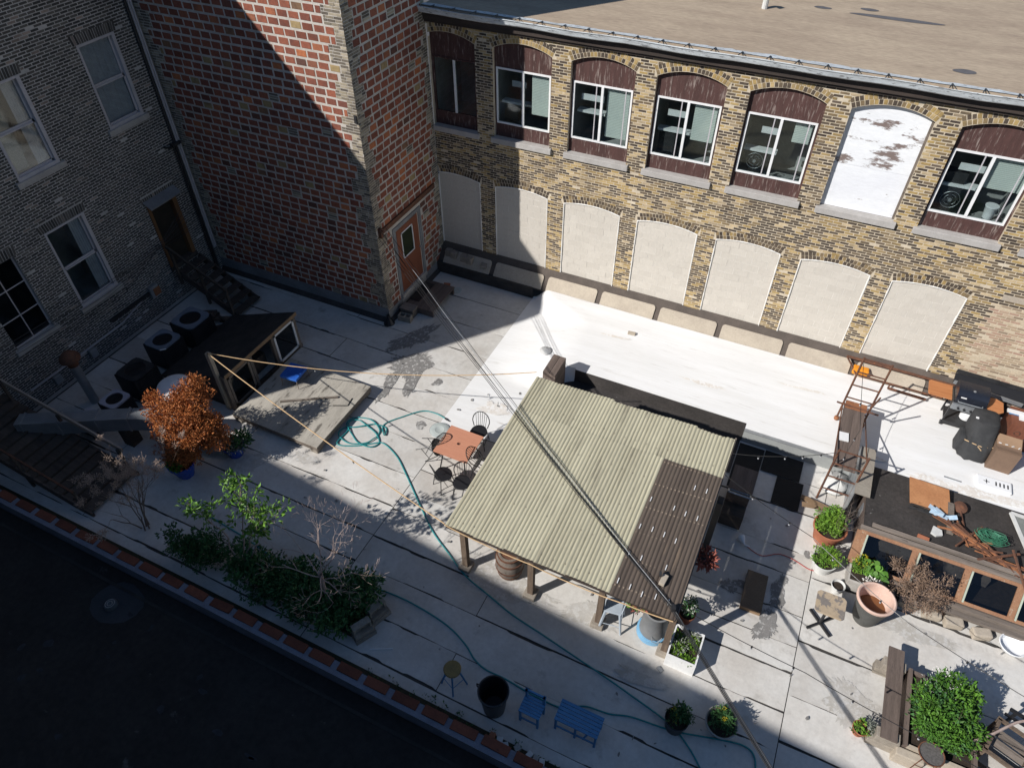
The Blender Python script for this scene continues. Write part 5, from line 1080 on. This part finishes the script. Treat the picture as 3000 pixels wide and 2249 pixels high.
MB().bar((4.45,16.22,1.0),(6.1,16.22,.95),.30,.03,(0,-.6,1)).build('back_plate',M_blk,t); MB().bar((4.45,16.10,.98),(6.0,16.0,.9),.03,.10).build('lip',M_galv,t); MB().bar((4.45,16.35,1.15),(6.1,16.35,1.1),.03,.10).build('lip',M_dark,t); mb=MB(); mb.add([(6.1,16.35,1.2),(6.1,15.95,.85),(6.0,16.0,.7),(6.25,16.1,.75)],[(0,1,2),(0,3,1),(1,3,2),(0,2,3)]); mb.build('end_flap',M_blk,t)
t=thing('covered_grill','grill under a black fabric cover tied with pale cord','grill',(5.08,14.6,.40))
rg2=random.Random(17); mb=MB(); n=26; V=[];F=[]
prof=[(0,.93,.0),(.15,.93,.05),(.27,.91,.1),(.33,.85,.15),(.35,.7,.1),(.35,.55,.05),(.34,.42,-.02),(.37,.25,-.05),(.40,.02,-.06)]
for j,(r_,z,yo) in enumerate(prof):
    for k in range(n):
        a=2*pi*k/n; c,s_=cos(a),sin(a); q=1/(abs(c)**4+abs(s_)**4)**.25; f=.018*sin(k*3.1+j)*(j>3)+rg2.gauss(0,.006)*(j>2); V.append(((r_*q*.85+f)*c,(r_*q*.95+f)*s_+yo-.05*(j>5),z+(.02*sin(k*2)*(j==8))))
for j in range(len(prof)-1):
    for k in range(n): a=j*n+k;b=j*n+(k+1)%n; F.append((a,a+n,b+n,b))
mb.add(V,F); mb.build('fabric_cover',M_cover,t,local=True,smooth=True); MB().tube([(-.3,-.3,.43),(-.1,-.37,.44),(.1,-.38,.42),(.32,-.3,.43)],.012,5).tube([(-.02,-.39,.42),(.08,-.44,.36)],.01,5).build('tie_cord',M_rope,t,local=True); MB().box(-.26,-.2,-.05,.0,.925,.94).build('tag',M_wpaint,t,local=True)
MB().box(-.42,-.25,-.3,.05,.02,.5).build('side_bulge',M_cover,t,local=True,bevel=.06)
t=thing('cardboard_box','tall brown cardboard box with open flap beside the covered grill','box',(5.63,14.3,.40),-.03); MB().box(-.25,.25,-.25,.25,0,.62).build('body',M_kraft,t,local=True); MB().ob((.0,.12,.64),(.5,.32,.012),0,.12).build('flap',M_box,t,local=True); MB().ob((.0,-.16,.625),(.5,.2,.012),0,-.25).build('flap',M_kraft,t,local=True); mb=MB()
for k in range(4): mb.ob((-.2+.13*k,-.03,.655),(.06,.02,.01),.3*k)
stuff(mb.build('tape_scraps',M_wpaint,t,local=True))
t=thing('sideboard','reddish brown wooden sideboard carrying white boards','sideboard',(6.05,15.3,.40)); MB().box(-.4,.5,-.35,.3,0,.72).build('carcass',mat('red_brown_wood',(.20,.075,.045),(.16,.06,.036),scale=3,st=(4,.6,1),rough=.5),t,local=True); MB().tube([(-.2+.06*cos(a),-.36,.5+.06*sin(a)) for a in lin(0,6.28,15)],.012,5,False).build('ring_pull',M_iron,t,local=True); MB().bar((-.05,-.36,.25),(.12,-.36,.6),.02).build('strap',M_dark,t,local=True)
t=thing('white_boards','long white boards lying across the sideboard','boards',(6.1,15.35,1.14)); MB().box(-.55,.9,-.04,.06,0,.04).build('board',M_wpaint,t,local=True); MB().box(-.3,.9,-.2,-.06,-.01,.02).build('board',M_wpaint,t,local=True); MB().box(-.5,.9,-.05,.0,-.03,-.002).build('blue_edge',M_blue,t,local=True)
tag(MB().ob((6.25,15.95,.95),(.05,.1,.5),.2,.3).build('timber_offcut',M_teak),'orange wooden offcut leaning on the ledge past the grill','timber')
t=thing('plastic_tray','white plastic tray with slots lying on the white roof edge','tray',(5.55,13.55,.405),.02); MB().box(-.36,.36,-.17,.17,0,.07).build('body',M_plwhite,t,local=True,bevel=.03)
for k in range(4): MB().box(.02+.08*k,.05+.08*k,-.06,.06,.068,.073).build('slot',M_dark,t,local=True)
MB().box(-.22,-.1,-.008,.008,.068,.073).build('mark',M_dark,t,local=True); MB().box(-.17,-.15,-.06,.06,.068,.074).build('mark',M_dark,t,local=True)
tag(MB().ob((4.72,13.35,.41),(.36,.03,.015),-.02).build('metal_strip',M_galv),'thin dull metal strip lying on the white roof','metal strip')
t=thing('hand_truck','small wheeled frame at the far right of the white roof','trolley',(6.25,13.9,.40)); MB().tube([(0,-.02,.07),(0,.02,.07)],.07,14).build('wheel',M_dark,t,local=True); MB().bar((0,0,.07),(.5,.35,.5),.03).build('frame_bar',M_iron,t,local=True); MB().bar((.0,.2,.05),(.6,.25,.3),.03).build('frame_bar',M_iron,t,local=True)
M_ghf=mat('worn_frame_paint',(.30,.165,.095),(.24,.12,.07),(.46,.40,.31),t3=.585,scale=3.5,rough=.85,fine=.2,bump=.3,cs=2)
# ================================================================ GREENHOUSE (right)
gh=thing('low_greenhouse','low greenhouse with black flat roof and sloping rusty framed glass front','greenhouse',(5.5,11.3,0))
XG0,XG1=2.92,9.0
mb=MB(); mb.add([(XG0,10.72,.86),(XG1,10.72,.86),(XG1,12.78,.60),(XG0,12.78,.60)],[(0,1,2,3)]); mb.add([(XG0,10.72,.82),(XG1,10.72,.82),(XG1,12.78,.56),(XG0,12.78,.56)],[(3,2,1,0)]); mb.build('roof',M_black,gh)
mb=MB(); mb.add([(XG0,10.2,.05),(XG0,12.8,.0),(XG0,12.78,.59),(XG0,10.72,.85),(XG0,10.15,.32)],[(0,1,2,3,4)]); mb.build('end_wall',M_woody,gh)
MB().bar((XG0-.06,10.68,.90),(XG1,10.68,.90),.10,.06).build('ridge_board',M_woodx,gh); MB().bar((XG0+.15,10.82,.92),(XG1,10.80,.92),.09,.04).build('ridge_cap',M_woodx,gh)
MB().bar((XG0-.03,10.62,.85),(XG1,10.62,.85),.07,.05,(0,-.55,.5)).build('top_rail',M_ghf,gh); MB().bar((XG0,10.16,.33),(XG1,10.16,.33),.07,.05,(0,-.55,.5)).build('bottom_rail',M_ghf,gh)
for k,x in enumerate((2.92,3.95,4.92,5.85,6.8,7.7)):
    MB().bar((x,10.63,.86),(x,10.15,.34),.12 if k else .2,.035,(0,-.55,.5)).build('glazing_bar',M_ghf,gh); MB().bar((x+.085 if k else x+.11,10.63,.865),(x+.085 if k else x+.11,10.15,.345),.035,.03,(0,-.55,.5)).build('putty_line',mat('pale_green_putty',(.42,.46,.38),(.35,.38,.31),scale=5),gh)
    a=x+.1;b=(2.92,3.95,4.92,5.85,6.8,7.7,8.7)[k+1]-.06
    MB().poly([(a,10.15,.335),(b,10.15,.335),(b,10.62,.845),(a,10.62,.845)]).build('pane',M_glassd,gh)
MB().box(XG0,XG1,10.02,10.13,.14,.30).build('sill_plank',M_woodx,gh); MB().box(XG0+1.3,XG1,9.88,10.02,.16,.22).build('sill_plank',M_woodx,gh); MB().box(XG0,XG1,10.1,10.16,0,.31).build('low_wall',M_dwood,gh); mb=MB()
for k in range(4): mb=MB().box(XG0+.4+k*1.4,XG0+1.2+k*1.4,10.9,11.6,.1,.35); mb.build('staging',M_wood,gh)
MB().box(XG0+.02,XG1,10.17,12.76,-.005,.03).build('dark_floor',M_soil,gh)  # dark sheet added to make the inside read as shaded through the glass
def rz_(y): return .86-(y-10.72)*.26/2.06
for i,(x,y) in enumerate(((4.1,9.85),(4.55,9.8),(4.95,9.78),(5.45,9.76))): tag(MB().ob((x,y,.09),(.34,.2,.18),.1*i).build('stone_block',M_stone,bevel=.03),('pale stone under the greenhouse sill by the dry bush','second pale stone under the greenhouse sill','third pale stone under the greenhouse sill','pale stone under the sill near the white bowl')[i],'stone')
t=thing('bowl','white enamel bowl on the deck by the greenhouse','bowl',(5.98,9.72,0)); MB().lathe([(.1,0),(.2,.08),(.24,.18),(.23,.185),(.19,.09),(0,.03)],n=24).build('bowl_shell',M_plwhite,t,local=True,smooth=True); MB().tube([(.24*cos(a),.24*sin(a),.18) for a in lin(0,6.28,25)],.01,5,False).build('rim',M_plwhite,t,local=True)
tag(MB().add([(3.72,12.62,.80),(4.52,12.6,.80),(4.56,11.82,.84),(3.76,11.84,.84),(3.72,12.62,.775),(4.52,12.6,.775),(4.56,11.82,.815),(3.76,11.84,.815)],[(3,2,1,0),(4,5,6,7),(0,1,5,4),(1,2,6,5),(2,3,7,6),(3,0,4,7)]).build('plywood_sheet',M_oply),'orange stained plywood sheet on the greenhouse roof','plywood')
for x,y in ((3.8,12.5),(4.4,12.0)): MB().box(x,x+.12,y-.1,y,rz_(y),.776).build('batten',M_dwood,gh)
t=thing('folded_chair','collapsed folding chair with pale blue fabric on the greenhouse roof','folding chair',(4.25,11.72,.80)); rf2=random.Random(9)
for k in range(7): MB().tube([(-.5+rf2.uniform(-.05,.05),rf2.uniform(-.12,.1),.03+.012*k),(.4+rf2.uniform(-.1,.1),rf2.uniform(-.15,.12),.05+.012*k)],.009,5).build('tube',M_dark,t,local=True)
for k in range(5): MB().ob((rf2.uniform(-.1,.35),rf2.uniform(-.08,.08),.13+.012*k),(.26,.1,.014),rf2.uniform(-.4,.4),rf2.uniform(-.3,.3),rf2.uniform(-.3,.3)).build('fabric',M_lblue,t,local=True,bevel=.004)
t=thing('rusty_post','rusty round plate on a bent post lying on the greenhouse roof','post',(4.75,12.1,.72)); MB().lathe([(0,0),(.13,.0),(.14,.03),(.05,.06),(0,.06)],n=20,M=T3((0,.1,.05),0,.25)).build('disc',M_iron,t,local=True); MB().tube([(0,.08,.06),(.06,-.25,.05),(.12,-.55,.06)],.022,7).build('stem',M_iron,t,local=True)
tag(MB().box(4.5,4.62,11.35,12.2,.80,.84).build('timber_offcut',M_wood),'short grey plank standing beside the plywood sheet on the greenhouse roof','timber')
tag(MB().prism([(4.2,11.2),(4.3,11.15),(4.42,11.22),(4.4,11.35),(4.24,11.4)],.805,.85).build('stone',M_wpot),'angular white stone on the black greenhouse roof','stone')
tag(MB().ob((4.05,10.95,.87),(.22,.1,.07),-.1).build('loose_brick',M_terra,bevel=.008),'red brick lying at the greenhouse roof edge','brick')
t=thing('scrap_pile','pile of rusty pipes and angle irons on the greenhouse roof','scrap metal',(5.2,11.2,.82))
for k in range(36):
    u=k/36; c=Vector((4.5+1.35*u,11.55-.75*u,.86+rf2.uniform(0,.1))); a=-.5+rf2.gauss(0,.34)+(.9 if k%5==0 else 0); L=rf2.uniform(.45,.95); d=Vector((cos(a),sin(a),rf2.gauss(0,.08)))*L/2
    (MB().tube([c-d,c+d],rf2.uniform(.014,.028),6) if k%3 else MB().bar(c-d,c+d,.05,.012)).build('pipe' if k%3 else 'angle_iron',M_rust if k%2 else M_iron,t)
t=thing('netting_coil','coil of green plastic netting among the rusty pipes','netting',(5.25,11.5,.9)); mb=MB()
for k in range(22):
    cx,cy,q,w=rf2.gauss(0,.05),rf2.gauss(0,.03),rf2.uniform(.10,.23),rf2.uniform(0,3)
    mb.tube([(cx+q*cos(a)*1.15+.02*sin(3*a+w),cy+q*.62*sin(a)+.015*sin(4*a+w),.02+.005*k+.025*sin(2*a+w)) for a in lin(0,6.28,25)],.007,4,False)
mb.build('coil',M_green,t,local=True)
t=thing('window_sash','old grey framed window sash lying at the right of the greenhouse roof','window sash',(6.1,12.0,.74)); 
for (p,q) in (((-.35,.55,0),(-.05,-.5,.03)),((-.05,-.5,.03),(.9,-.6,.04)),((-.35,.55,0),(.8,.5,0))): MB().bar(p,q,.07,.04).build('sash_rail',M_wpot,t,local=True)
MB().poly([(-.3,.5,.0),(-.03,-.45,.03),(.85,-.55,.04),(.8,.45,0)]).build('pane',mat('dusty_glass',(.25,.26,.25),(.2,.21,.2),scale=2,rough=.2,bump=0),t,local=True)
# ================================================================ POTS (right)
rv=random.Random(23)
def potplant(name,label,loc,prof,pm,soil,specs,cat='potted plant',sm=None):
    t=thing(name,label,cat,loc); pot(t,prof,pm,26,soil,True,sm)
    for (nm,m,blobs,size) in specs:
        mb=MB()
        for (c,rad,n) in blobs:
            for _ in range(max(3,n//22)):
                d=Vector((rv.gauss(0,1),rv.gauss(0,1),rv.gauss(.3,1))).normalized(); q=Vector(c)+Vector((d.x*rad[0],d.y*rad[1],d.z*rad[2]))*rv.uniform(.25,1); leaves(mb,[(q,size*1.1,20)],size,rnd=rv)
        q=mb.build(nm,m,t,local=True)
        if nm!='foliage': stuff(q)
    return t
t=potplant('potted_plant','large terracotta tub of bright green herbs with bare twigs',(2.38,10.78,0),potprof(.24,.33,.46),M_terra,(.30,.40),[('foliage',M_lfy,[((-.05,.0,.56),(.34,.32,.22),2300),((.0,.14,.68),(.28,.25,.2),1100)],.05)])
mb=MB();tips=[]
for k in range(6): branchy(mb,(.15+rv.gauss(0,.08),-.05+rv.gauss(0,.08),.42),(rv.gauss(.15,.4),rv.gauss(.0,.4),1),.42,.008,3,rv,tips,.5,.2,(2,3),4,.7)
mb.build('dry_twigs',M_bark,t,local=True)
potplant('potted_plant','whitewashed pot of yellow flowering herbs below the large terracotta tub',(2.42,10.02,0),potprof(.2,.24,.28),M_wpot,(.21,.22),[('foliage',M_lfy,[((.05,.0,.40),(.31,.27,.2),1500)],.05),('yellow_flowers',M_fly,[((.08,-.05,.42),(.26,.22,.14),90)],.03)])
potplant('flower_pot','tiny white pot with bare soil in front of the herb pots',(2.77,9.58,0),potprof(.09,.13,.22),M_wpot,(.11,.17),[],cat='pot')
t=thing('terracotta_pot','huge bleached terracotta pot holding brown water','pot',(3.36,9.2,0)); MB().lathe([(.21,0),(.24,.1),(.33,.62),(.34,.70)],n=30,cap=False).build('shell',M_potd,t,local=True,smooth=True); MB().lathe([(.34,.70),(.36,.71),(.365,.76),(.34,.775),(.315,.76),(.30,.68),(.25,.36),(0,.34)],n=30,cap=False).build('rim',M_pinkp,t,local=True,smooth=True); MB().lathe([(.262,.44),(0,.442)],n=26).build('water',mat('brown_water',(.16,.065,.025),None,scale=3,rough=.35,spec=.3,bump=0,fine=.05),t,local=True)
t=thing('concrete_planter','grey concrete planter with broad green leaves and yellow flowers','planter',(3.25,9.98,0)); MB().box(-.35,.3,-.27,.25,0,.34).build('box',M_conc,t,local=True,bevel=.02); MB().box(-.32,.27,-.24,.22,.34,.345).build('soil',M_soil,t,local=True); mb=MB(); leaves(mb,[((-.18,.05,.5),(.16,.16,.15),420)],.05,rnd=rv); stuff(mb.build('herb',M_lfy,t,local=True)); mb=MB()
for _ in range(34):
    c=Vector((rv.uniform(-.15,.35),rv.uniform(-.1,.2),rv.uniform(.42,.66))); nrm=Vector((rv.gauss(-.3,.3),rv.gauss(-.4,.3),1)).normalized(); x=nrm.orthogonal().normalized(); y=nrm.cross(x); r_=rv.uniform(.045,.075); mb.add([c+(x*cos(a)+y*sin(a))*r_*(1-.25*(abs(a-pi)<.4)) for a in lin(0,2*pi,9)[:-1]],[tuple(range(8))],rv.random())
mb.build('broad_leaves',M_lf,t,local=True); mb=MB(); leaves(mb,[((.1,-.22,.45),(.18,.1,.1),160)],.04,rnd=rv); stuff(mb.build('white_flowers',M_flw,t,local=True)); mb=MB(); leaves(mb,[((-.2,.1,.6),(.15,.15,.1),60)],.035,rnd=rv); stuff(mb.build('yellow_flowers',M_fly,t,local=True))
def drybush(label,loc,seed):
    r=random.Random(seed); t=thing('dry_bush',label,'bush',loc); mb=MB(); tips=[]
    for k in range(16): branchy(mb,(r.gauss(0,.1),r.gauss(0,.08),.05),(r.gauss(0,.65),r.gauss(-.15,.55),.85),.44,.009,3,r,tips,.5,.1,(2,3),4,.7)
    mb.build('branches',M_twig,t,local=True); mb=MB()
    for p,d in tips:
        leaves(mb,[(p,.05,14)],.03,rnd=r)
        for _ in range(3): mb.bar(p-d*.06,p+Vector((r.gauss(0,.05),r.gauss(0,.05),r.gauss(.02,.05))),.004,var=r.random())
    mb.build('dead_foliage',M_dry,t,local=True); MB().lathe([(.16,0),(.2,.16),(.17,.16),(0,.12)],n=16).build('root_ball',M_soil,t,local=True)
drybush('big brown dried bush in front of the greenhouse glass',(4.05,9.95,.0),71)
t=thing('side_table','small square weathered table on a black cross base','table',(2.58,8.69,0),.0); MB().prism([(-.27,-.2),(-.22,-.25),(.22,-.25),(.27,-.2),(.27,.2),(.22,.25),(-.22,.25),(-.27,.2)],.72,.755).build('table_top',mat('peeling_table',(.40,.31,.21),(.46,.37,.27),(.21,.185,.165),t3=.50,scale=1.6,rough=.8,fine=.1,cs=.6),t,local=True,bevel=.008); MB().tube([(0,0,.05),(0,0,.72)],.03,8).build('column',M_blk,t,local=True)
for k in range(2): MB().ob((0,0,.035),(.62,.05,.05),pi/4+k*pi/2).build('foot',M_blk,t,local=True,bevel=.008)
# ================================================================ BENCH, BUSH, FRONT RIGHT
t=thing('plank_bench','long brown plank bench resting on concrete blocks','bench',(3.88,7.6,0)); MB().box(3.75,4.02,6.72,8.5,.42,.46).build('seat',M_woody,t)
for y in (6.72,8.1): MB().box(3.62,4.12,y,y+.19,0,.2).build('block',M_blockc,t,bevel=.01); MB().box(3.7,4.08,y,y+.19,.21,.415).build('block',M_blockc,t,bevel=.01)
t=thing('bush_planter','dense bright green bush in a long wooden planter beside the bench','bush',(4.72,7.5,0))
mb=MB()
for (a,b,c,d) in ((-.58,-.52,-.72,.75),(.5,.56,-.72,.75)): mb=MB().box(a,b,c,d,0,.4); mb.build('planter_side',M_woody,t,local=True)
MB().box(-.52,.5,-.72,-.66,0,.36).build('planter_end',M_stone,t,local=True); MB().box(-.52,.5,.69,.75,0,.36).build('planter_end',M_woody,t,local=True); MB().box(-.52,.5,-.66,.69,.02,.3).build('soil',M_soil,t,local=True)
mb=MB();tips=[]
for k in range(9): branchy(mb,(rv.gauss(0,.2),rv.gauss(0,.25),.3),(rv.gauss(0,.4),rv.gauss(0,.4),1),.4,.014,2,rv,tips,.5)
mb.build('stems',M_bark,t,local=True); mb=MB()
for (c,rad,n) in [((-.06,0,.70),(.54,.66,.42),4800),((-.22,-.35,.73),(.38,.38,.38),1400),((.1,.35,.76),(.36,.36,.36),1300),((.22,-.3,.58),(.32,.32,.33),900)]:
    for _ in range(n//36):
        d=Vector((rv.gauss(0,1),rv.gauss(0,1),rv.gauss(.25,1))).normalized(); q=Vector(c)+Vector((d.x*rad[0],d.y*rad[1],d.z*rad[2]))*rv.uniform(.55,1.02); leaves(mb,[(q,.085,24)],.07,rnd=rv)
mb.build('foliage',M_lf,t,local=True); mb=MB(); leaves(mb,[((-.06,0,.66),(.46,.56,.36),2600)],.07,rnd=rv); mb.build('inner_foliage',M_lfd,t,local=True); mb=MB(); leaves(mb,[((-.25,.35,.98),(.3,.3,.22),130)],.028,rnd=rv); stuff(mb.build('white_flowers',M_flw,t,local=True))  # inner leaves take a darker colour to paint the shade in the gaps
tag(MB().tube(spline([(4.9,7.05,.55),(5.3,7.35,.75),(5.7,7.75,.8),(5.95,7.9,.82)],5),.022,6).build('dead_branch',M_twig),'pale dead branch leaning out of the green bush','branch')
tag(MB().box(4.05,4.5,6.6,6.75,.0,.33).build('stone_block',M_stone,bevel=.02),'pale stone block at the near end of the bench','stone')
t=thing('wire_stool','round black mesh topped stool on thin legs','stool',(4.52,6.73,0)); MB().tube([(.2*cos(a),.2*sin(a),.56) for a in lin(0,6.283,29)],.012,6,False).build('rim',M_iron,t,local=True); MB().lathe([(.2,.55),(.1,.545),(0,.545)],n=24).build('mesh_seat',mat('dark_mesh',(.09,.085,.08),(.14,.13,.125),scale=30,rough=.6,fine=.3),t,local=True)
for k in range(4): a=pi/4+k*pi/2; MB().tube([(.16*cos(a),.16*sin(a),.55),(.25*cos(a),.25*sin(a),0)],.008,5).build('leg',M_iron,t,local=True)
for k in range(4): a=pi/4+k*pi/2; b=a+pi/2; MB().tube([(.21*cos(a),.21*sin(a),.25),(.21*cos(b),.21*sin(b),.25)],.006,4).build('stretcher',M_iron,t,local=True)
potplant('potted_plant','small terracotta pot of mixed greenery at the end of the bench',(3.5,6.85,0),potprof(.09,.13,.2),M_terra,(.11,.15),[('foliage',M_lfy,[((-.02,0,.24),(.13,.12,.09),260)],.045),('grey_leaves',M_lfg,[((.14,.05,.24),(.13,.1,.07),200)],.05)])
t=thing('wooden_chair','weathered brown wooden chair frame lying beside the bush','chair',(5.75,7.45,0),-.35); 
for (p,q) in (((-.3,-.35,0),(-.3,-.35,.5)),((.3,-.35,0),(.3,-.35,.5)),((-.3,.35,0),(-.3,.35,.5)),((.3,.35,0),(.3,.35,.5)),((-.34,-.35,.5),(.5,-.35,.5)),((-.34,.35,.5),(.5,.35,.5)),((-.3,-.35,.5),(-.3,.35,.5)),((.3,-.35,.35),(.3,.35,.35)),((-.3,-.35,.15),(-.3,.35,.15)),((-.3,-.35,.03),(.3,-.35,.03))): MB().bar(p,q,.06,.045).build('frame_bar',M_woodz,t,local=True)
for k in range(3): MB().box(-.28,.28,-.25+.2*k,-.1+.2*k,.30,.32).build('seat_slat',M_woodx,t,local=True)
t=thing('lawn_chair','white tubular round lawn chair at the right edge','chair',(6.15,6.85,0)); MB().tube([(.38*cos(a),.38*sin(a),.48+.06*sin(a)) for a in lin(0,6.283,33)],.022,7,False).build('seat_ring',M_plwhite,t,local=True); MB().lathe([(.3,.44),(.15,.4),(0,.39)],n=24).build('seat',M_dark,t,local=True)
for (p,q) in (((-.3,-.2,.45),(-.42,-.3,0)),((.3,-.2,.45),(.42,-.3,0)),((-.3,.2,.5),(-.4,.35,0)),((.3,.2,.5),(.4,.35,0)),((-.42,-.1,.12),(.42,-.1,.1)),((-.36,.1,.46),(.3,-.15,.46))): MB().tube([p,q],.018,6).build('tube',M_plwhite,t,local=True)
t=thing('iron_bench','black iron bench frame behind the wooden chair','bench',(6.25,7.95,0)); MB().bar((-.5,.2,.5),(.6,-.1,.5),.05).build('top_rail',M_blk,t,local=True); MB().bar((-.5,.2,.3),(.6,-.1,.3),.04).build('lower_rail',M_blk,t,local=True)
for x in (-.4,.0,.4): MB().bar((x,.2-.27*(x+.5),0),(x,.2-.27*(x+.5),.5),.04).build('post',M_blk,t,local=True)
# ================================================================ PARAPET SIDE (shade)
t=thing('painted_stool','round yellow topped stool with blue legs beside the parapet','stool',(-3.42,4.52,0)); MB().lathe([(.16,.60),(.165,.63),(.15,.645),(0,.648)],n=22).build('seat',mat('worn_yellow_seat',(.30,.21,.08),(.22,.16,.07),scale=5),t,local=True,smooth=True)
for k in range(4): a=.4+k*pi/2; MB().tube([(.1*cos(a),.1*sin(a),.6),(.24*cos(a),.24*sin(a),0)],[.02,.016],6).build('leg',M_blue,t,local=True)
for k in range(4): a=.4+k*pi/2; b=a+pi/2; MB().tube([(.19*cos(a),.19*sin(a),.22),(.19*cos(b),.19*sin(b),.22)],.007,4).build('rung',M_blue,t,local=True)
t=thing('trash_can','open black plastic trash can by the parapet','trash can',(-2.55,4.45,0)); MB().lathe([(.2,0),(.26,.68),(.285,.70),(.285,.73),(.26,.735),(.245,.7),(.19,.05),(0,.05)],n=28).build('body',M_blk,t,local=True,smooth=True); MB().tube([(-.27,.02,.66),(-.34,.02,.64),(-.34,.02,.54),(-.25,.02,.52)],.014,6).build('handle',M_blk,t,local=True)
def slatbench(label,loc,w,d,h,n,back):
    t=thing('slatted_bench',label,'bench',loc,0,'blue slatted benches by the parapet')
    for k in range(n): y=-d/2+d*(k+.5)/n; MB().box(-w/2,w/2,y-d/n*.42,y+d/n*.42,h-.02,h).build('slat',M_blue,t,local=True)
    for x in (-w/2+.03,w/2-.03):
        for y in (-d/2+.03,d/2-.03): MB().box(x-.02,x+.02,y-.02,y+.02,0,h-.02 if not(back and y>0) else h+.28).build('leg',M_blue,t,local=True)
        MB().box(x-.015,x+.015,-d/2+.03,d/2-.03,h-.07,h-.025).build('side_rail',M_blue,t,local=True)
    MB().box(-w/2+.05,w/2-.05,-d/2+.02,-d/2+.045,.1,.13).build('front_stretcher',M_blue,t,local=True)
    if back: MB().box(-w/2,w/2,d/2-.05,d/2-.02,h+.22,h+.28).build('back_rail',M_blue,t,local=True)
    else: MB().bar((w/2-.25,-d/2+.03,.08),(w/2-.04,d/2-.03,h-.06),.03).build('brace',M_blue,t,local=True); MB().box(-.02,.02,-d/2+.01,-d/2+.05,0,h-.02).build('leg',M_blue,t,local=True)
slatbench('small blue slatted chair with a bar back next to the trash can',(-1.86,4.6,0),.40,.34,.45,6,True)
slatbench('long blue slatted bench right of the small blue chair',(-1.03,4.77,0),.80,.40,.45,6,False)
potplant('potted_plant','dark pot of dim green plants on the shaded deck',(.52,5.55,0),potprof(.17,.2,.34),M_blk,(.18,.28),[('foliage',M_lfd,[((.03,.05,.4),(.2,.2,.14),700)],.055),('yellow_flowers',M_fly,[((0,0,.46),(.18,.18,.1),30)],.025)])
potplant('potted_plant','wide grey pot full of small yellow flowers',(1.25,5.85,0),potprof(.18,.27,.3),M_conc,(.24,.24),[('foliage',M_lfd,[((0,.03,.36),(.25,.25,.13),900)],.05),('yellow_flowers',M_fly,[((0,.03,.42),(.24,.24,.12),120)],.026)])
for i,(x,y,mm) in enumerate(((-2.35,3.98,M_terra),(-2.2,3.97,M_wpot),(-2.07,3.93,M_wpot),(-1.86,3.98,M_conc),(-1.62,3.97,M_wpot),(-1.5,3.96,M_conc),(-1.38,3.95,M_wpot),(-.85,4.0,M_conc),(-.7,3.98,M_wpot),(-.5,4.0,M_terra))):
    tag(MB().ob((x,y,.05),(.11,.1,.1),.3*i).build('loose_brick',mm,bevel=.01),('red','pale','whitish','grey','whitewashed','dull grey','white','greyish','chalky','reddish')[i]+' broken brick by the parapet, '+('first','second','third','fourth','fifth','sixth','seventh','eighth','ninth','last')[i]+' in the row from the trash can','brick','broken bricks along the parapet foot')
tag(MB().bar((-5.23,4.39,.012),(-4.83,4.59,.012),.016).build('white_rod',M_wpaint),'thin white rod lying on the deck near the planting','rod')
tag(MB().ob((-.02,6.42,.02),(.12,.06,.03),-.6).build('tile_fragment',M_galv),'grey tile fragment in front of the white planter','tile')
mb=MB(); rw=random.Random(88)
for k in range(60): leaves(mb,[((rw.uniform(-5,0),rw.uniform(3.85,4.1),.02),(.06,.04,.05),14)],.04,rnd=rw)
stuff(tag(mb.build('weeds',M_lfd),'low weeds growing along the foot of the parapet','weeds'))
t=thing('roof_drain','small round domed grille on the dark foreground roof','drain',(-10.36,2.86,.2)); MB().lathe([(.13,0),(.13,.05),(.11,.08),(0,.095)],n=20).build('dome',mat('drain_grey',(.12,.125,.13),(.09,.095,.1),scale=5),t,local=True,smooth=True)
for q in (.05,.09): MB().tube([(q*cos(a),q*sin(a),.093) for a in lin(0,6.283,21)],.006,4,False).build('ring',M_conc,t,local=True)
# things seen through the upper windows
def fan(label,loc):
    t=thing('electric_fan',label,'fan',loc); 
    for q in (.06,.12,.19): MB().tube([(q*cos(a),0,.25+q*sin(a)) for a in lin(0,6.283,21)],.006,4,False).build('guard',M_galv,t,local=True)
    MB().lathe([(0,-.03),(.04,-.03),(.04,.03),(0,.03)],n=12,M=T3((0,0,.25),0,pi/2)).build('hub',M_galv,t,local=True); MB().bar((0,.02,0),(0,.02,.2),.03).build('stand',M_dark,t,local=True); MB().lathe([(.1,0),(.1,.02),(0,.02)],n=14).build('base',M_dark,t,local=True)
    for k in range(4): MB().ob((.09*cos(k*pi/2+.3),0,.25+.09*sin(k*pi/2+.3)),(.13,.012,.07),0,0,-(k*pi/2+.3)).build('blade',M_dark,t,local=True)
fan('round fan behind the left pane of the window left of the white board',(X0[5]+.42,YW+.30,5.02)); fan('round fan behind the left pane of the window right of the white board',(X0[7]+.42,YW+.30,5.02))
t=thing('bucket','white bucket behind the right pane of the rightmost window','bucket',(X0[7]+1.25,YW+.32,5.03)); MB().lathe([(.1,0),(.13,.26),(.14,.27),(.14,.29),(0,.29)],n=20).build('body',M_plwhite,t,local=True,smooth=True); MB().tube([(.13*cos(a),-.02,.27+.0*a) for a in lin(0,3.14,9)],.005,4).build('handle',M_galv,t,local=True)
for (pts,lb) in (([(.72,12.78),(1.62,12.78),(1.62,12.1),(.72,12.1)],'black patch on the deck at the foot of the grey upstand behind the shed'),([(1.12,12.08),(1.73,12.08),(1.73,11.25),(1.12,11.25)],'black patch on the deck nearer the scaffold'),([(.1,12.75),(.7,12.75),(.7,11.3),(.1,11.3)],'black patch on the deck close to the back shed post')):
    tag(MB().prism(pts[::-1],.022,.03).build('black_patch',mat('plain_black',(.012,.012,.013),(.018,.018,.019),scale=5,rough=.8)),lb,'mat')  # thin flat black rectangles laid on the deck beside the shed
